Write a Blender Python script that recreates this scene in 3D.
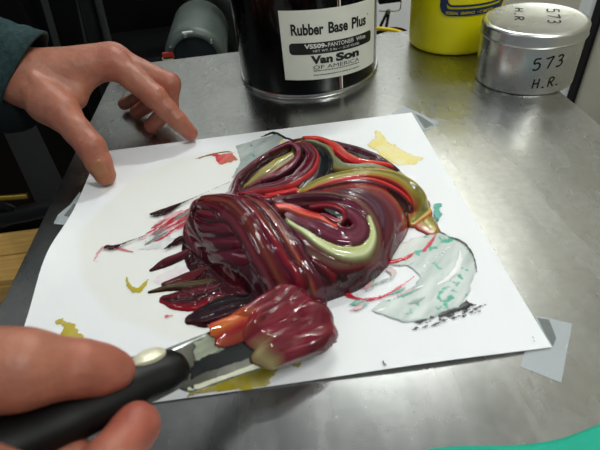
import bpy, bmesh, math, random
import numpy as np
from mathutils import Vector, Matrix

random.seed(4)
for o in list(bpy.data.objects):
    bpy.data.objects.remove(o)
SC = bpy.context.scene
COL = SC.collection

# ------------------------------------------------------------------ camera
CAM_P = np.array([0.18186985, -0.14122268, 0.2405953])
CAM_M = np.array([[0.99126953, 0.13016121, -0.02104217],
                  [-0.10135732, 0.65017712, -0.75299164],
                  [-0.08432917, 0.74855045, 0.65769356]])
FPX = 470.0
cam = bpy.data.cameras.new('camera')
cam.sensor_fit = 'HORIZONTAL'
cam.sensor_width = 36.0
cam.lens = 36.0 * FPX / 600.0
cam.clip_start = 0.01
cam.clip_end = 50
cam.dof.use_dof = True
cam.dof.focus_distance = 0.46
cam.dof.aperture_fstop = 14.0
co = bpy.data.objects.new('camera', cam)
COL.objects.link(co)
mw = Matrix([list(CAM_M[i]) + [CAM_P[i]] for i in range(3)] + [[0, 0, 0, 1]])
co.matrix_world = mw
SC.camera = co

# ------------------------------------------------------------------ world, lights, exposure
w = bpy.data.worlds.new('world')
SC.world = w
w.use_nodes = True
w.node_tree.nodes['Background'].inputs[0].default_value = (0.86, 0.93, 1.0, 1)
w.node_tree.nodes['Background'].inputs[1].default_value = 0.17
SC.view_settings.view_transform = 'Standard'
SC.view_settings.look = 'None'
SC.view_settings.gamma = 1
SC.view_settings.exposure = 0.0


def area(name, loc, aim, sx, sy, watts, col=(1, 1, 1)):
    l = bpy.data.lights.new(name, 'AREA')
    l.shape = 'RECTANGLE'
    l.size, l.size_y = sx, sy
    l.energy = watts
    l.color = col
    o = bpy.data.objects.new(name, l)
    COL.objects.link(o)
    o.location = loc
    o.rotation_euler = (Vector(aim) - Vector(loc)).to_track_quat('-Z', 'Y').to_euler()
    return o


area('tube_or_fill_light', (0.66, -0.34, 1.05), (0.56, -0.20, 0), 0.03, 0.70, 7.8, (0.97, 1.0, 0.98))
area('tube_or_fill_light', (0.54, 0.97, 1.20), (0.52, 1.25, 0.1), 0.5, 0.03, 10, (0.96, 1.0, 0.98))  # fill lamp added out of view to whiten the back wall
area('tube_or_fill_light', (-0.75, 0.10, 1.60), (-0.65, 0.10, 0), 0.03, 1.15, 2.2, (0.96, 1.0, 0.98))


# ------------------------------------------------------------------ helpers
def lin(c):
    return tuple(((x / 255.0) / 12.92 if x / 255.0 <= 0.04045 else ((x / 255.0 + 0.055) / 1.055) ** 2.4) for x in c)


def linA(c):
    c = np.asarray(c, float) / 255.0
    return np.where(c <= 0.04045, c / 12.92, ((c + 0.055) / 1.055) ** 2.4)


def ray(px, py):
    return CAM_M @ (np.array([px - 300.0, 225.0 - py, -FPX]) / FPX)


def Z(px, py, z=0.0):
    d = ray(px, py)
    return CAM_P + d * (z - CAM_P[2]) / d[2]


def Y(px, py, y):
    d = ray(px, py)
    return CAM_P + d * (y - CAM_P[1]) / d[1]


def X(px, py, x):
    d = ray(px, py)
    return CAM_P + d * (x - CAM_P[0]) / d[0]


_rng = np.random.default_rng(11)
_LAT = _rng.random((256, 256))


def vnoise(x, y, seed=0):
    x = np.asarray(x, float) + seed * 17.31
    y = np.asarray(y, float) + seed * 9.73
    x0 = np.floor(x).astype(int)
    y0 = np.floor(y).astype(int)
    fx = x - x0
    fy = y - y0
    fx = fx * fx * (3 - 2 * fx)
    fy = fy * fy * (3 - 2 * fy)
    a = _LAT[x0 % 256, y0 % 256]
    b = _LAT[(x0 + 1) % 256, y0 % 256]
    c = _LAT[x0 % 256, (y0 + 1) % 256]
    d = _LAT[(x0 + 1) % 256, (y0 + 1) % 256]
    return ((a * (1 - fx) + b * fx) * (1 - fy) + (c * (1 - fx) + d * fx) * fy) * 2 - 1


def fbm(x, y, seed=0, octv=3):
    v = 0
    a = 1.0
    for i in range(octv):
        v = v + a * vnoise(np.asarray(x) * 2 ** i, np.asarray(y) * 2 ** i, seed + i * 3)
        a *= 0.5
    return v / 1.75


def catmull(pts, n=14):
    pts = [np.asarray(p, float) for p in pts]
    P = [2 * pts[0] - pts[1]] + pts + [2 * pts[-1] - pts[-2]]
    out = []
    for i in range(1, len(P) - 2):
        p0, p1, p2, p3 = P[i - 1], P[i], P[i + 1], P[i + 2]
        for k in range(n):
            t = k / n
            out.append(0.5 * (2 * p1 + (p2 - p0) * t + (2 * p0 - 5 * p1 + 4 * p2 - p3) * t * t + (3 * p1 - p0 - 3 * p2 + p3) * t ** 3))
    out.append(pts[-1])
    return np.array(out)


# ---- materials
MATS = {}


def mat(name, col=(200, 200, 200), rough=0.5, metal=0.0, noise=0.0, nscale=40, bump=0.0, bscale=200, spec=0.5,
        attr=False, sss=0.0, sss_rad=(1, 0.3, 0.2), coat=0.0, rnoise=0.0, stretch=None, trans=0.0, alpha=1.0, coord='Object'):
    if name in MATS:
        return MATS[name]
    m = bpy.data.materials.new(name)
    m.use_nodes = True
    nt = m.node_tree
    b = nt.nodes['Principled BSDF']
    c = (*lin(col), 1)
    b.inputs['Base Color'].default_value = c
    b.inputs['Roughness'].default_value = rough
    b.inputs['Metallic'].default_value = metal
    b.inputs['Specular IOR Level'].default_value = spec
    b.inputs['Coat Weight'].default_value = coat
    b.inputs['Coat Roughness'].default_value = 0.05
    b.inputs['Transmission Weight'].default_value = trans
    b.inputs['Alpha'].default_value = alpha
    if sss:
        b.inputs['Subsurface Weight'].default_value = sss
        b.inputs['Subsurface Radius'].default_value = sss_rad
        b.inputs['Subsurface Scale'].default_value = 0.006
    tc = nt.nodes.new('ShaderNodeTexCoord')
    mp = nt.nodes.new('ShaderNodeMapping')
    nt.links.new(tc.outputs[coord], mp.inputs['Vector'])
    if stretch:
        mp.inputs['Scale'].default_value = stretch
    src = None
    if attr:
        a = nt.nodes.new('ShaderNodeAttribute')
        a.attribute_name = 'Col'
        src = a.outputs['Color']
    if noise or rnoise:
        n = nt.nodes.new('ShaderNodeTexNoise')
        n.inputs['Scale'].default_value = nscale
        n.inputs['Detail'].default_value = 6
        nt.links.new(mp.outputs[0], n.inputs['Vector'])
    if noise:
        mr = nt.nodes.new('ShaderNodeMapRange')
        mr.inputs['From Min'].default_value = 0.3
        mr.inputs['From Max'].default_value = 0.7
        mr.inputs['To Min'].default_value = 1 - noise
        mr.inputs['To Max'].default_value = 1 + noise
        nt.links.new(n.outputs[0], mr.inputs['Value'])
        vm = nt.nodes.new('ShaderNodeVectorMath')
        vm.operation = 'SCALE'
        if src:
            nt.links.new(src, vm.inputs[0])
        else:
            vm.inputs[0].default_value = c[:3]
        nt.links.new(mr.outputs[0], vm.inputs['Scale'])
        src = vm.outputs[0]
    if rnoise:
        mr2 = nt.nodes.new('ShaderNodeMapRange')
        mr2.inputs['From Min'].default_value = 0.3
        mr2.inputs['From Max'].default_value = 0.7
        mr2.inputs['To Min'].default_value = max(0.02, rough - rnoise)
        mr2.inputs['To Max'].default_value = rough + rnoise
        nt.links.new(n.outputs[0], mr2.inputs['Value'])
        nt.links.new(mr2.outputs[0], b.inputs['Roughness'])
    if src:
        nt.links.new(src, b.inputs['Base Color'])
    if bump:
        n2 = nt.nodes.new('ShaderNodeTexNoise')
        n2.inputs['Scale'].default_value = bscale
        n2.inputs['Detail'].default_value = 4
        nt.links.new(mp.outputs[0], n2.inputs['Vector'])
        bp = nt.nodes.new('ShaderNodeBump')
        bp.inputs['Strength'].default_value = bump
        bp.inputs['Distance'].default_value = 0.001
        nt.links.new(n2.outputs[0], bp.inputs['Height'])
        nt.links.new(bp.outputs[0], b.inputs['Normal'])
    MATS[name] = m
    return m


# ---- objects
def mesh_obj(name, verts, faces, material, parent=None, smooth=True, cols=None, sharp=None):
    me = bpy.data.meshes.new(name)
    verts = np.asarray(verts, float)
    me.from_pydata(verts.tolist() if len(verts) < 2000 else verts, [], faces.tolist() if hasattr(faces, 'tolist') else faces)
    if cols is not None:
        at = me.color_attributes.new('Col', 'FLOAT_COLOR', 'POINT')
        cc = np.ones((len(verts), 4), np.float32)
        cc[:, :3] = cols
        at.data.foreach_set('color', cc.ravel())
    me.materials.append(material)
    me.update()
    if smooth:
        me.shade_smooth()
        if sharp is not None:
            me.set_sharp_from_angle(angle=math.radians(sharp))
    o = bpy.data.objects.new(name, me)
    COL.objects.link(o)
    if parent is not None:
        o.parent = parent
        o.matrix_parent_inverse = parent.matrix_world.inverted()
    return o


def empty(name, loc=(0, 0, 0)):
    o = bpy.data.objects.new(name, None)
    o.empty_display_size = 0.02
    o.matrix_world = Matrix.Translation(Vector(loc))
    COL.objects.link(o)
    return o


def tag(o, label, cat, group=None, kind=None):
    o['label'] = label
    if cat:
        o['category'] = cat
    if group:
        o['group'] = group
    if kind:
        o['kind'] = kind
    return o


class G:
    """collects verts and faces of one mesh"""

    def __init__(s):
        s.v = []
        s.f = []

    def add(s, v, f):
        n = len(s.v)
        s.v += [tuple(map(float, p)) for p in v]
        s.f += [tuple(n + i for i in q) for q in f]
        return s

    def box(s, lo, hi, M=None):
        x0, y0, z0 = lo
        x1, y1, z1 = hi
        v = [(x0, y0, z0), (x1, y0, z0), (x1, y1, z0), (x0, y1, z0), (x0, y0, z1), (x1, y0, z1), (x1, y1, z1), (x0, y1, z1)]
        if M is not None:
            v = [M @ Vector(p) for p in v]
        return s.add(v, [(0, 3, 2, 1), (4, 5, 6, 7), (0, 1, 5, 4), (1, 2, 6, 5), (2, 3, 7, 6), (3, 0, 4, 7)])

    def tube(s, pts, rad, n=16, up=(0, 0, 1), ell=1.0, caps=True):
        pts = np.asarray(pts, float)
        m = len(pts)
        rad = np.broadcast_to(np.asarray(rad, float), (m,)) if np.ndim(rad) < 1 or len(np.atleast_1d(rad)) != m else np.asarray(rad)
        tg = np.gradient(pts, axis=0)
        up = np.asarray(up, float)
        vs = []
        for i in range(m):
            t = tg[i] / (np.linalg.norm(tg[i]) + 1e-12)
            a = np.cross(up, t)
            if np.linalg.norm(a) < 1e-4:
                a = np.cross((0.3, 1, 0.2), t)
            a /= np.linalg.norm(a)
            b = np.cross(t, a)
            for k in range(n):
                q = 2 * math.pi * k / n
                vs.append(pts[i] + a * math.cos(q) * rad[i] + b * math.sin(q) * rad[i] * ell)
        fs = []
        for i in range(m - 1):
            for k in range(n):
                k2 = (k + 1) % n
                fs.append((i * n + k, i * n + k2, (i + 1) * n + k2, (i + 1) * n + k))
        if caps:
            fs.append(tuple(range(n - 1, -1, -1)))
            fs.append(tuple((m - 1) * n + k for k in range(n)))
        return s.add(vs, fs)

    def lathe(s, prof, n=64, c=(0, 0, 0), M=None, t0=0, t1=2 * math.pi):
        full = abs(t1 - t0 - 2 * math.pi) < 1e-6
        k = n if full else n + 1
        vs = []
        for (r, z) in prof:
            for i in range(k):
                a = t0 + (t1 - t0) * i / n
                p = Vector((r * math.cos(a), r * math.sin(a), z))
                if M is not None:
                    p = M @ p
                vs.append((p[0] + c[0], p[1] + c[1], p[2] + c[2]))
        fs = []
        for j in range(len(prof) - 1):
            for i in range(n):
                i2 = (i + 1) % k
                fs.append((j * k + i, j * k + i2, (j + 1) * k + i2, (j + 1) * k + i))
        return s.add(vs, fs)

    def build(s, name, m, parent=None, smooth=True, sharp=40, bevel=0.0):
        o = mesh_obj(name, s.v, s.f, m, parent, smooth, sharp=sharp)
        bm = bmesh.new()
        bm.from_mesh(o.data)
        bmesh.ops.remove_doubles(bm, verts=bm.verts, dist=1e-6)
        bmesh.ops.recalc_face_normals(bm, faces=bm.faces)
        bm.to_mesh(o.data)
        bm.free()
        if bevel:
            md = o.modifiers.new('bevel', 'BEVEL')
            md.width = bevel
            md.segments = 3
            md.limit_method = 'ANGLE'
        return o


def text2d(body, xs=1.0, bold=0.0, res=4):
    """flat letters as (verts2d, faces), height of capitals = 1, baseline 0, starts at x=0"""
    cu = bpy.data.curves.new('letters', 'FONT')
    cu.body = body
    cu.size = 1.0
    cu.offset = bold
    cu.resolution_u = res
    cu.fill_mode = 'FRONT'
    o = bpy.data.objects.new('letters', cu)
    COL.objects.link(o)
    dg = bpy.context.evaluated_depsgraph_get()
    me = o.evaluated_get(dg).to_mesh()
    v = np.array([q.co[:2] for q in me.vertices]) if len(me.vertices) else np.zeros((0, 2))
    f = [tuple(p.vertices) for p in me.polygons]
    o.evaluated_get(dg).to_mesh_clear()
    bpy.data.objects.remove(o)
    bpy.data.curves.remove(cu)
    v[:, 0] -= v[:, 0].min()
    v[:, 1] /= 0.69
    v[:, 0] *= xs / 0.69
    return v, f


# ------------------------------------------------------------------ setting
FLOOR_Z = -0.75
m_floor = mat('floor_concrete', (150, 150, 144), 0.7, noise=0.2, nscale=6)
m_wall_w = mat('wall_paint_white', (250, 252, 252), 0.6, noise=0.03, nscale=8)
m_wall_b = mat('wall_paint_beige', (216, 210, 192), 0.65, noise=0.06, nscale=14)
WX = 0.78     # right wall
WY = 1.25     # back wall


def struct(name, g, m, **k):
    o = g.build(name, m, **k)
    o['kind'] = 'structure'
    return o


struct('floor', G().box((-2.2, -1.2, FLOOR_Z - 0.05), (WX + 0.08, WY + 0.08, FLOOR_Z)), m_floor, smooth=False)
struct('wall_back', G().box((-2.2, WY, FLOOR_Z), (WX + 0.08, WY + 0.08, 1.9)), m_wall_w, smooth=False)
struct('wall_right', G().box((WX, -1.2, FLOOR_Z), (WX + 0.08, WY, 1.9)), m_wall_b, smooth=False)

# ------------------------------------------------------------------ table
m_steel = bpy.data.materials.new('worn_steel')
m_steel.use_nodes = True
nt = m_steel.node_tree
b = nt.nodes['Principled BSDF']
b.inputs['Metallic'].default_value = 1.0
tc = nt.nodes.new('ShaderNodeTexCoord')


def nz(scale, detail=5, dist=0.0, sc=(1, 1, 1), rot=0):
    mp = nt.nodes.new('ShaderNodeMapping')
    mp.inputs['Scale'].default_value = sc
    mp.inputs['Rotation'].default_value = (0, 0, rot)
    nt.links.new(tc.outputs['Object'], mp.inputs[0])
    n = nt.nodes.new('ShaderNodeTexNoise')
    n.inputs['Scale'].default_value = scale
    n.inputs['Detail'].default_value = detail
    n.inputs['Distortion'].default_value = dist
    nt.links.new(mp.outputs[0], n.inputs['Vector'])
    return n.outputs[0]


def rng_(x, a, b_, c, d):
    r = nt.nodes.new('ShaderNodeMapRange')
    r.inputs[1].default_value, r.inputs[2].default_value, r.inputs[3].default_value, r.inputs[4].default_value = a, b_, c, d
    nt.links.new(x, r.inputs[0])
    return r.outputs[0]


def mth(op, a, b_):
    r = nt.nodes.new('ShaderNodeMath')
    r.operation = op
    for i, q in enumerate((a, b_)):
        if isinstance(q, (int, float)):
            r.inputs[i].default_value = q
        else:
            nt.links.new(q, r.inputs[i])
    return r.outputs[0]


blot = nz(9, 6, 1.5)
fine = nz(160, 3)
scr = nz(4, 8, 1.2, (9, 1.5, 1), 0.5)
val = mth('ADD', mth('ADD', rng_(blot, 0.3, 0.7, 0.40, 0.47), rng_(fine, 0.3, 0.7, -0.03, 0.03)), rng_(scr, 0.35, 0.7, -0.015, 0.02))
cmb = nt.nodes.new('ShaderNodeCombineColor')
nt.links.new(val, cmb.inputs[0])
nt.links.new(val, cmb.inputs[1])
nt.links.new(mth('MULTIPLY', val, 0.965), cmb.inputs[2])
nt.links.new(cmb.outputs[0], b.inputs['Base Color'])
nt.links.new(mth('ADD', rng_(blot, 0.3, 0.7, 0.31, 0.25), rng_(scr, 0.35, 0.7, -0.015, 0.02)), b.inputs['Roughness'])
bp = nt.nodes.new('ShaderNodeBump')
bp.inputs['Strength'].default_value = 0.03
bp.inputs['Distance'].default_value = 0.0006
nt.links.new(fine, bp.inputs['Height'])
nt.links.new(bp.outputs[0], b.inputs['Normal'])
m_dsteel = mat('dark_steel', (62, 62, 62), 0.5, 0.7, noise=0.15, nscale=30)

TX0, TX1, TY0, TY1 = -0.026, 0.479, -0.115, 0.513
table = empty('work_table', (0.226, 0.2, FLOOR_Z))
tag(table, 'grey worn sheet-steel work table under the paper, can and tin', 'table')
g = G().box((TX0, TY0, -0.0025), (TX1, TY1, 0.0))
g.build('tabletop', m_steel, table, bevel=0.001, smooth=False)
g = G()
g.box((TX0, TY0, -0.035), (TX0 + 0.002, TY1, -0.0025)).box((TX1 - 0.002, TY0, -0.035), (TX1, TY1, -0.0025))
g.box((TX0, TY0, -0.035), (TX1, TY0 + 0.002, -0.0025)).box((TX0, TY1 - 0.002, -0.035), (TX1, TY1, -0.0025))
g.build('table_rim', m_dsteel, table, smooth=False)
for x in (TX0 + 0.004, TX1 - 0.034):
    for y in (TY0 + 0.004, TY1 - 0.034):
        G().box((x, y, FLOOR_Z), (x + 0.03, y + 0.03, -0.0025)).build('table_leg', m_dsteel, table, smooth=False, bevel=0.002)

# ------------------------------------------------------------------ paper
PW, PH = 0.320, 0.284


def sheet_z(x, y):
    x = np.asarray(x, float)
    y = np.asarray(y, float)
    z = 0.0011 + 0.010 * np.exp(-((y - 0.125) / 0.045) ** 2) * np.exp(-np.maximum(x, 0) / 0.022)
    z = z + 0.0016 * np.exp(-((x - 0.25) / 0.06) ** 2) * np.exp(-np.maximum(y, 0) / 0.02)
    return z


m_paper = bpy.data.materials.new('white_paper')
m_paper.use_nodes = True
nt = m_paper.node_tree
b = nt.nodes['Principled BSDF']
b.inputs['Roughness'].default_value = 0.62
b.inputs['Specular IOR Level'].default_value = 0.3
tc = nt.nodes.new('ShaderNodeTexCoord')
# cream oil halo soaked into the left of the sheet: an ellipse with a wavering edge
mp = nt.nodes.new('ShaderNodeMapping')
mp.vector_type = 'TEXTURE'
mp.inputs['Location'].default_value = (0.128, 0.150, 0)
mp.inputs['Rotation'].default_value = (0, 0, 0.35)
mp.inputs['Scale'].default_value = (0.112, 0.118, 1)
nt.links.new(tc.outputs['Object'], mp.inputs[0])
ln = nt.nodes.new('ShaderNodeVectorMath')
ln.operation = 'LENGTH'
nt.links.new(mp.outputs[0], ln.inputs[0])
wob = nz(14, 3)
ring = mth('ADD', ln.outputs['Value'], mth('MULTIPLY', mth('SUBTRACT', wob, 0.5), 0.25))
halo = rng_(ring, 0.93, 1.0, 1.0, 0.0)
mx = nt.nodes.new('ShaderNodeMix')
mx.data_type = 'RGBA'
mx.inputs[6].default_value = (*lin((244, 246, 248)), 1)
mx.inputs[7].default_value = (*lin((240, 241, 236)), 1)
nt.links.new(halo, mx.inputs[0])
nt.links.new(mx.outputs[2], b.inputs['Base Color'])
nt.links.new(rng_(halo, 0, 1, 0.62, 0.42), b.inputs['Roughness'])

nx, ny = 90, 80
gx, gy = np.meshgrid(np.linspace(0, PW, nx + 1), np.linspace(0, PH, ny + 1), indexing='ij')
top = np.stack([gx, gy, sheet_z(gx, gy)], -1).reshape(-1, 3)
bot = top - [0, 0, 0.0003]
idx = np.arange((nx + 1) * (ny + 1)).reshape(nx + 1, ny + 1)
q = np.stack([idx[:-1, :-1], idx[1:, :-1], idx[1:, 1:], idx[:-1, 1:]], -1).reshape(-1, 4)
N0 = len(top)
rim = list(idx[:, 0]) + list(idx[-1, 1:]) + list(idx[-2::-1, -1]) + list(idx[0, -2:0:-1])
side = [(rim[i], rim[i] + N0, rim[(i + 1) % len(rim)] + N0, rim[(i + 1) % len(rim)]) for i in range(len(rim))]
paper = mesh_obj('paper_sheet', np.vstack([top, bot]), q.tolist() + (q[:, ::-1] + N0).tolist() + side, m_paper, sharp=40)
tag(paper, 'white paper sheet taped flat on the steel table under the ink', 'paper')

# ------------------------------------------------------------------ ink
MAR = (92, 14, 28)
DKM = (44, 6, 15)
PUR = (84, 22, 44)
MVE = (114, 50, 70)
RED = (176, 22, 36)
BRD = (208, 52, 48)
SAL = (206, 96, 76)
OLV = (140, 128, 48)
OLG = (122, 124, 84)
YEL = (196, 182, 84)
PAL = (206, 214, 166)
BLK = (24, 26, 28)
CHR = (52, 56, 58)
BRN = (116, 46, 32)
GRP = (92, 58, 70)
m_ink = mat('wet_ink', attr=True, rough=0.05, spec=0.5)
m_ink_thin = mat('thin_ink', attr=True, rough=0.35, spec=0.4)
PXM = 0.00089

OUT = [((188, 237), .002), ((188, 218), .008), ((192, 207), .012), ((206, 199), .014), ((222, 197), .014), ((231, 184), .010), ((245, 170), .009),
       ((262, 158), .009), ((284, 146), .009), ((300, 140), .010), ((316, 140), .010), ((332, 143), .010), ((352, 150), .009), ((372, 157), .008),
       ((388, 164), .007), ((400, 173), .006), ((412, 184), .005), ((424, 196), .004), ((429, 206), .003), ((424, 214), .003), ((414, 212), .003), ((406, 234), .002),
       ((395, 253), .002), ((382, 270), .002), ((368, 285), .002), ((350, 293), .002), ((335, 298), .002), ((318, 304), .002), ((296, 306), .002),
       ((270, 303), .002), ((246, 294), .002), ((226, 284), .002), ((210, 268), .002), ((198, 252), .002)]
poly = np.array([Z(p[0], p[1], z)[:2] for p, z in OUT])


def polydist(poly, x, y):
    """signed distance, positive inside"""
    n = len(poly)
    dmin = np.full(np.shape(x), 1e9)
    ins = np.zeros(np.shape(x), bool)
    for i in range(n):
        a = poly[i]
        b_ = poly[(i + 1) % n]
        ex, ey = b_ - a
        wx = x - a[0]
        wy = y - a[1]
        t = np.clip((wx * ex + wy * ey) / (ex * ex + ey * ey + 1e-15), 0, 1)
        dmin = np.minimum(dmin, np.hypot(wx - t * ex, wy - t * ey))
        c1 = (a[1] <= y) & (b_[1] > y)
        c2 = (a[1] > y) & (b_[1] <= y)
        cr = ex * wy - ey * wx
        ins ^= (c1 & (cr > 0)) | (c2 & (cr < 0))
    return np.where(ins, dmin, -dmin)


def blur(a, it=1):
    for _ in range(it):
        p = np.pad(a, 1, mode='edge')
        a = (p[1:-1, 1:-1] * 4 + 2 * (p[:-2, 1:-1] + p[2:, 1:-1] + p[1:-1, :-2] + p[1:-1, 2:]) + p[:-2, :-2] + p[2:, 2:] + p[:-2, 2:] + p[2:, :-2]) / 16
    return a


RES = 0.0005
IX = np.arange(0.060, 0.312, RES)
IY = np.arange(0.045, 0.275, RES)
GX, GY = np.meshgrid(IX, IY, indexing='ij')
sd = polydist(poly, GX, GY)


def bump2(px, py, z, r):
    c = Z(px, py, z)
    return np.exp(-((GX - c[0]) ** 2 + (GY - c[1]) ** 2) / r ** 2)


dn = np.clip(sd / 0.040, 0, 1)
mound = 0.026 * np.sqrt(1 - (1 - dn) ** 2)
mound = mound + dn ** 0.5 * (0.010 * bump2(232, 222, .03, .026) + 0.008 * bump2(360, 205, .03, .040) - 0.004 * bump2(300, 225, .02, .016) + 0.002 * bump2(280, 280, .02, .02))
mound = blur(mound, 6)


def moundz(x, y):
    i = np.clip((x - IX[0]) / RES, 0, len(IX) - 1.001)
    j = np.clip((y - IY[0]) / RES, 0, len(IY) - 1.001)
    return mound[int(i), int(j)]


def hit(px, py):
    d = ray(px, py)
    prev = None
    for z in np.linspace(0.048, 0.0, 97):
        p = CAM_P + d * (z - CAM_P[2]) / d[2]
        if z <= moundz(p[0], p[1]) + 1e-9:
            return p
    return Z(px, py, 0)


H = np.where(sd > 0, mound, 0.0)
CL = np.zeros(GX.shape + (3,))
CL[:] = linA(DKM)
nz0 = fbm(GX * 90, GY * 90, 5)[..., None]
CL = CL * (1 + 0.3 * nz0)
MASK = sd > 0
PART = np.zeros(GX.shape, int)
PARTS = ['mixed_ink_base']


def stroke(part, pts, hw, cols, bulge=0.003, lift=0.001, groove=0.0004, gf=7, warp=0.12, jit=0.25, seed=1, flat=False, taper=0.0, clip=False, peaks=0.0):
    """one pull of the knife: pts are picture points on the heap, hw half width"""
    if part not in PARTS:
        PARTS.append(part)
    pid = PARTS.index(part)
    P3 = np.array([(Z(*p, 0.0005) if flat else hit(*p)) for p in pts])
    hw = np.interp(np.linspace(0, 1, len(pts)), np.linspace(0, 1, len(np.atleast_1d(hw))), np.atleast_1d(hw)) * PXM
    C4 = catmull([(p[0], p[1], q) for p, q in zip(P3, hw)], 12)
    path = C4[:, :2]
    W = C4[:, 2]
    seg = np.r_[0, np.cumsum(np.linalg.norm(np.diff(path, axis=0), axis=1))]
    Wm = W.max() * 1.1
    x0, y0 = path.min(0) - Wm
    x1, y1 = path.max(0) + Wm
    sl = np.ix_((IX >= x0) & (IX <= x1), (IY >= y0) & (IY <= y1))
    x = GX[sl]
    y = GY[sl]
    best = np.full(x.shape, 1e9)
    v = np.zeros(x.shape)
    s = np.zeros(x.shape)
    wd = np.ones(x.shape)
    for i in range(len(path) - 1):
        a = path[i]
        e = path[i + 1] - a
        L2 = e @ e + 1e-15
        t = np.clip(((x - a[0]) * e[0] + (y - a[1]) * e[1]) / L2, 0, 1)
        dx = x - a[0] - t * e[0]
        dy = y - a[1] - t * e[1]
        d = np.hypot(dx, dy)
        m = d < best
        best = np.where(m, d, best)
        v = np.where(m, np.sign(e[0] * dy - e[1] * dx) * d, v)
        s = np.where(m, seg[i] + t * math.sqrt(L2), s)
        wd = np.where(m, W[i] + t * (W[i + 1] - W[i]), wd)
    wd = wd * (1 + 0.10 * vnoise(s * 120, s * 0 + seed * 3.1, seed))
    u = v / np.maximum(wd, 1e-6)
    m = np.abs(u) < 1
    uc = np.clip(u, -1, 1)
    prof = np.maximum(1 - np.abs(uc) ** 2.6, 0) ** .55
    gr = 1.5 * groove * (vnoise(uc * gf * .55, s * 16, seed + 2) + 0.45 * vnoise(uc * gf * 1.15, s * 26, seed + 5)) * prof ** .5
    rel = np.clip(wd / W.max(), 0.05, 1)
    gr = gr + 0.00008 * vnoise(uc * gf * 2.2, s * 50, seed + 6)
    shade = np.zeros(x.shape)
    if W.max() > 4.0 * PXM:
        rs_ = np.random.default_rng(seed + 100)
        ns = int(2 + W.max() / PXM * 0.45)
        for k in range(ns):
            ui = rs_.uniform(-.85, .85) + 0.10 * vnoise(s * 25, s * 0 + k * 3.7, seed + k)
            sw = rs_.uniform(.0005, .0010) / np.maximum(wd, .002)
            win = np.clip(1.2 * vnoise(s * 16, s * 0 + k * 5.1, seed + 30 + k) + .75, 0, 1)
            gk = np.exp(-((uc - ui) / sw) ** 2) * win
            gr = gr + rs_.uniform(-.0005, .0010) * gk
            shade = shade + rs_.uniform(-.5, .5) * gk
    if peaks:
        pk = np.clip((vnoise(x * 420 + seed, y * 420, seed + 40) - .35) * 2.2, 0, 1)
        gr = gr + peaks * pk * np.clip(.6 + vnoise(x * 60, y * 60, seed + 41), 0, 1) * prof
    hh = mound[sl] + lift + (bulge * prof + gr) * rel
    end = np.clip((seg[-1] - s) / (0.25 * seg[-1] + 1e-6), 0, 1) * np.clip(s / (0.1 * seg[-1] + 1e-6), 0, 1)
    if taper:
        hh = hh - taper * (1 - end)
    Hs = H[sl]
    if flat:
        hh = np.maximum(0.0003, hh - mound[sl])
        m = m & (hh > Hs - 0.0004)
    if clip:
        m = m & (sd[sl] > 0)
        edge = np.sqrt(np.clip(sd[sl] / 0.010, 0, 1))
        hh = mound[sl] + (hh - mound[sl]) * edge
    H[sl] = np.where(m, np.maximum(hh, 0.0002), Hs)
    uu = uc + warp * fbm(uc * 3, s * 60, seed + 7)
    ks = [c[0] for c in cols]
    cc = np.stack([np.interp(uu, ks, linA([c[1] for c in cols])[:, k]) for k in range(3)], -1)
    st = vnoise(uc * 9, s * 14, seed + 11) * 0.6 + vnoise(uc * 22, s * 20, seed + 12) * 0.4
    cc = cc * np.clip(1 + jit * st + shade, 0.25, 2)[..., None]
    CL[sl] = np.where(m[..., None], cc, CL[sl])
    PART[sl] = np.where(m, pid, PART[sl])
    MASK[sl] |= m


# --- broad drum of ink on the right
stroke('ink_drum', [(296, 203), (342, 197), (372, 203), (388, 222), (378, 248), (356, 272)], [12, 15, 20, 23, 21, 16],
       [(-1, DKM), (-.6, PUR), (-.3, GRP), (0, PUR), (.30, GRP), (.50, (110, 40, 50)), (.66, (140, 40, 44)), (.78, (116, 92, 50)), (.86, (150, 36, 40)), (1, RED)],
       bulge=.003, lift=.0, groove=.0003, gf=9, warp=.1, seed=3, clip=True)
stroke('ink_drum', [(340, 197), (360, 201), (376, 214), (376, 234), (364, 258)], [6, 10, 13, 13, 9],
       [(-1, PUR), (-.4, GRP), (0, (92, 60, 74)), (.4, (72, 34, 52)), (1, (110, 46, 50))], bulge=.0006, lift=.0028, groove=.0003, gf=7, seed=4, warp=.5)
stroke('dark_ink_fold', [(286, 250), (305, 268), (330, 282), (352, 284), (376, 272)], [16, 18, 16, 13, 10],
       [(-1, DKM), (-.5, (70, 22, 38)), (0, DKM), (.4, MAR), (.6, (130, 60, 60)), (1, DKM)], bulge=.004, lift=.0005, groove=.0007, gf=8, seed=5, clip=True, peaks=.0008)
stroke('dark_ink_fold', [(283, 238), (300, 250), (318, 262), (334, 280)], [7, 9, 8, 5], [(-1, DKM), (0, (120, 18, 28)), (.5, DKM), (1, BLK)],
       bulge=.004, lift=.0015, groove=.0006, gf=6, seed=6)
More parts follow.
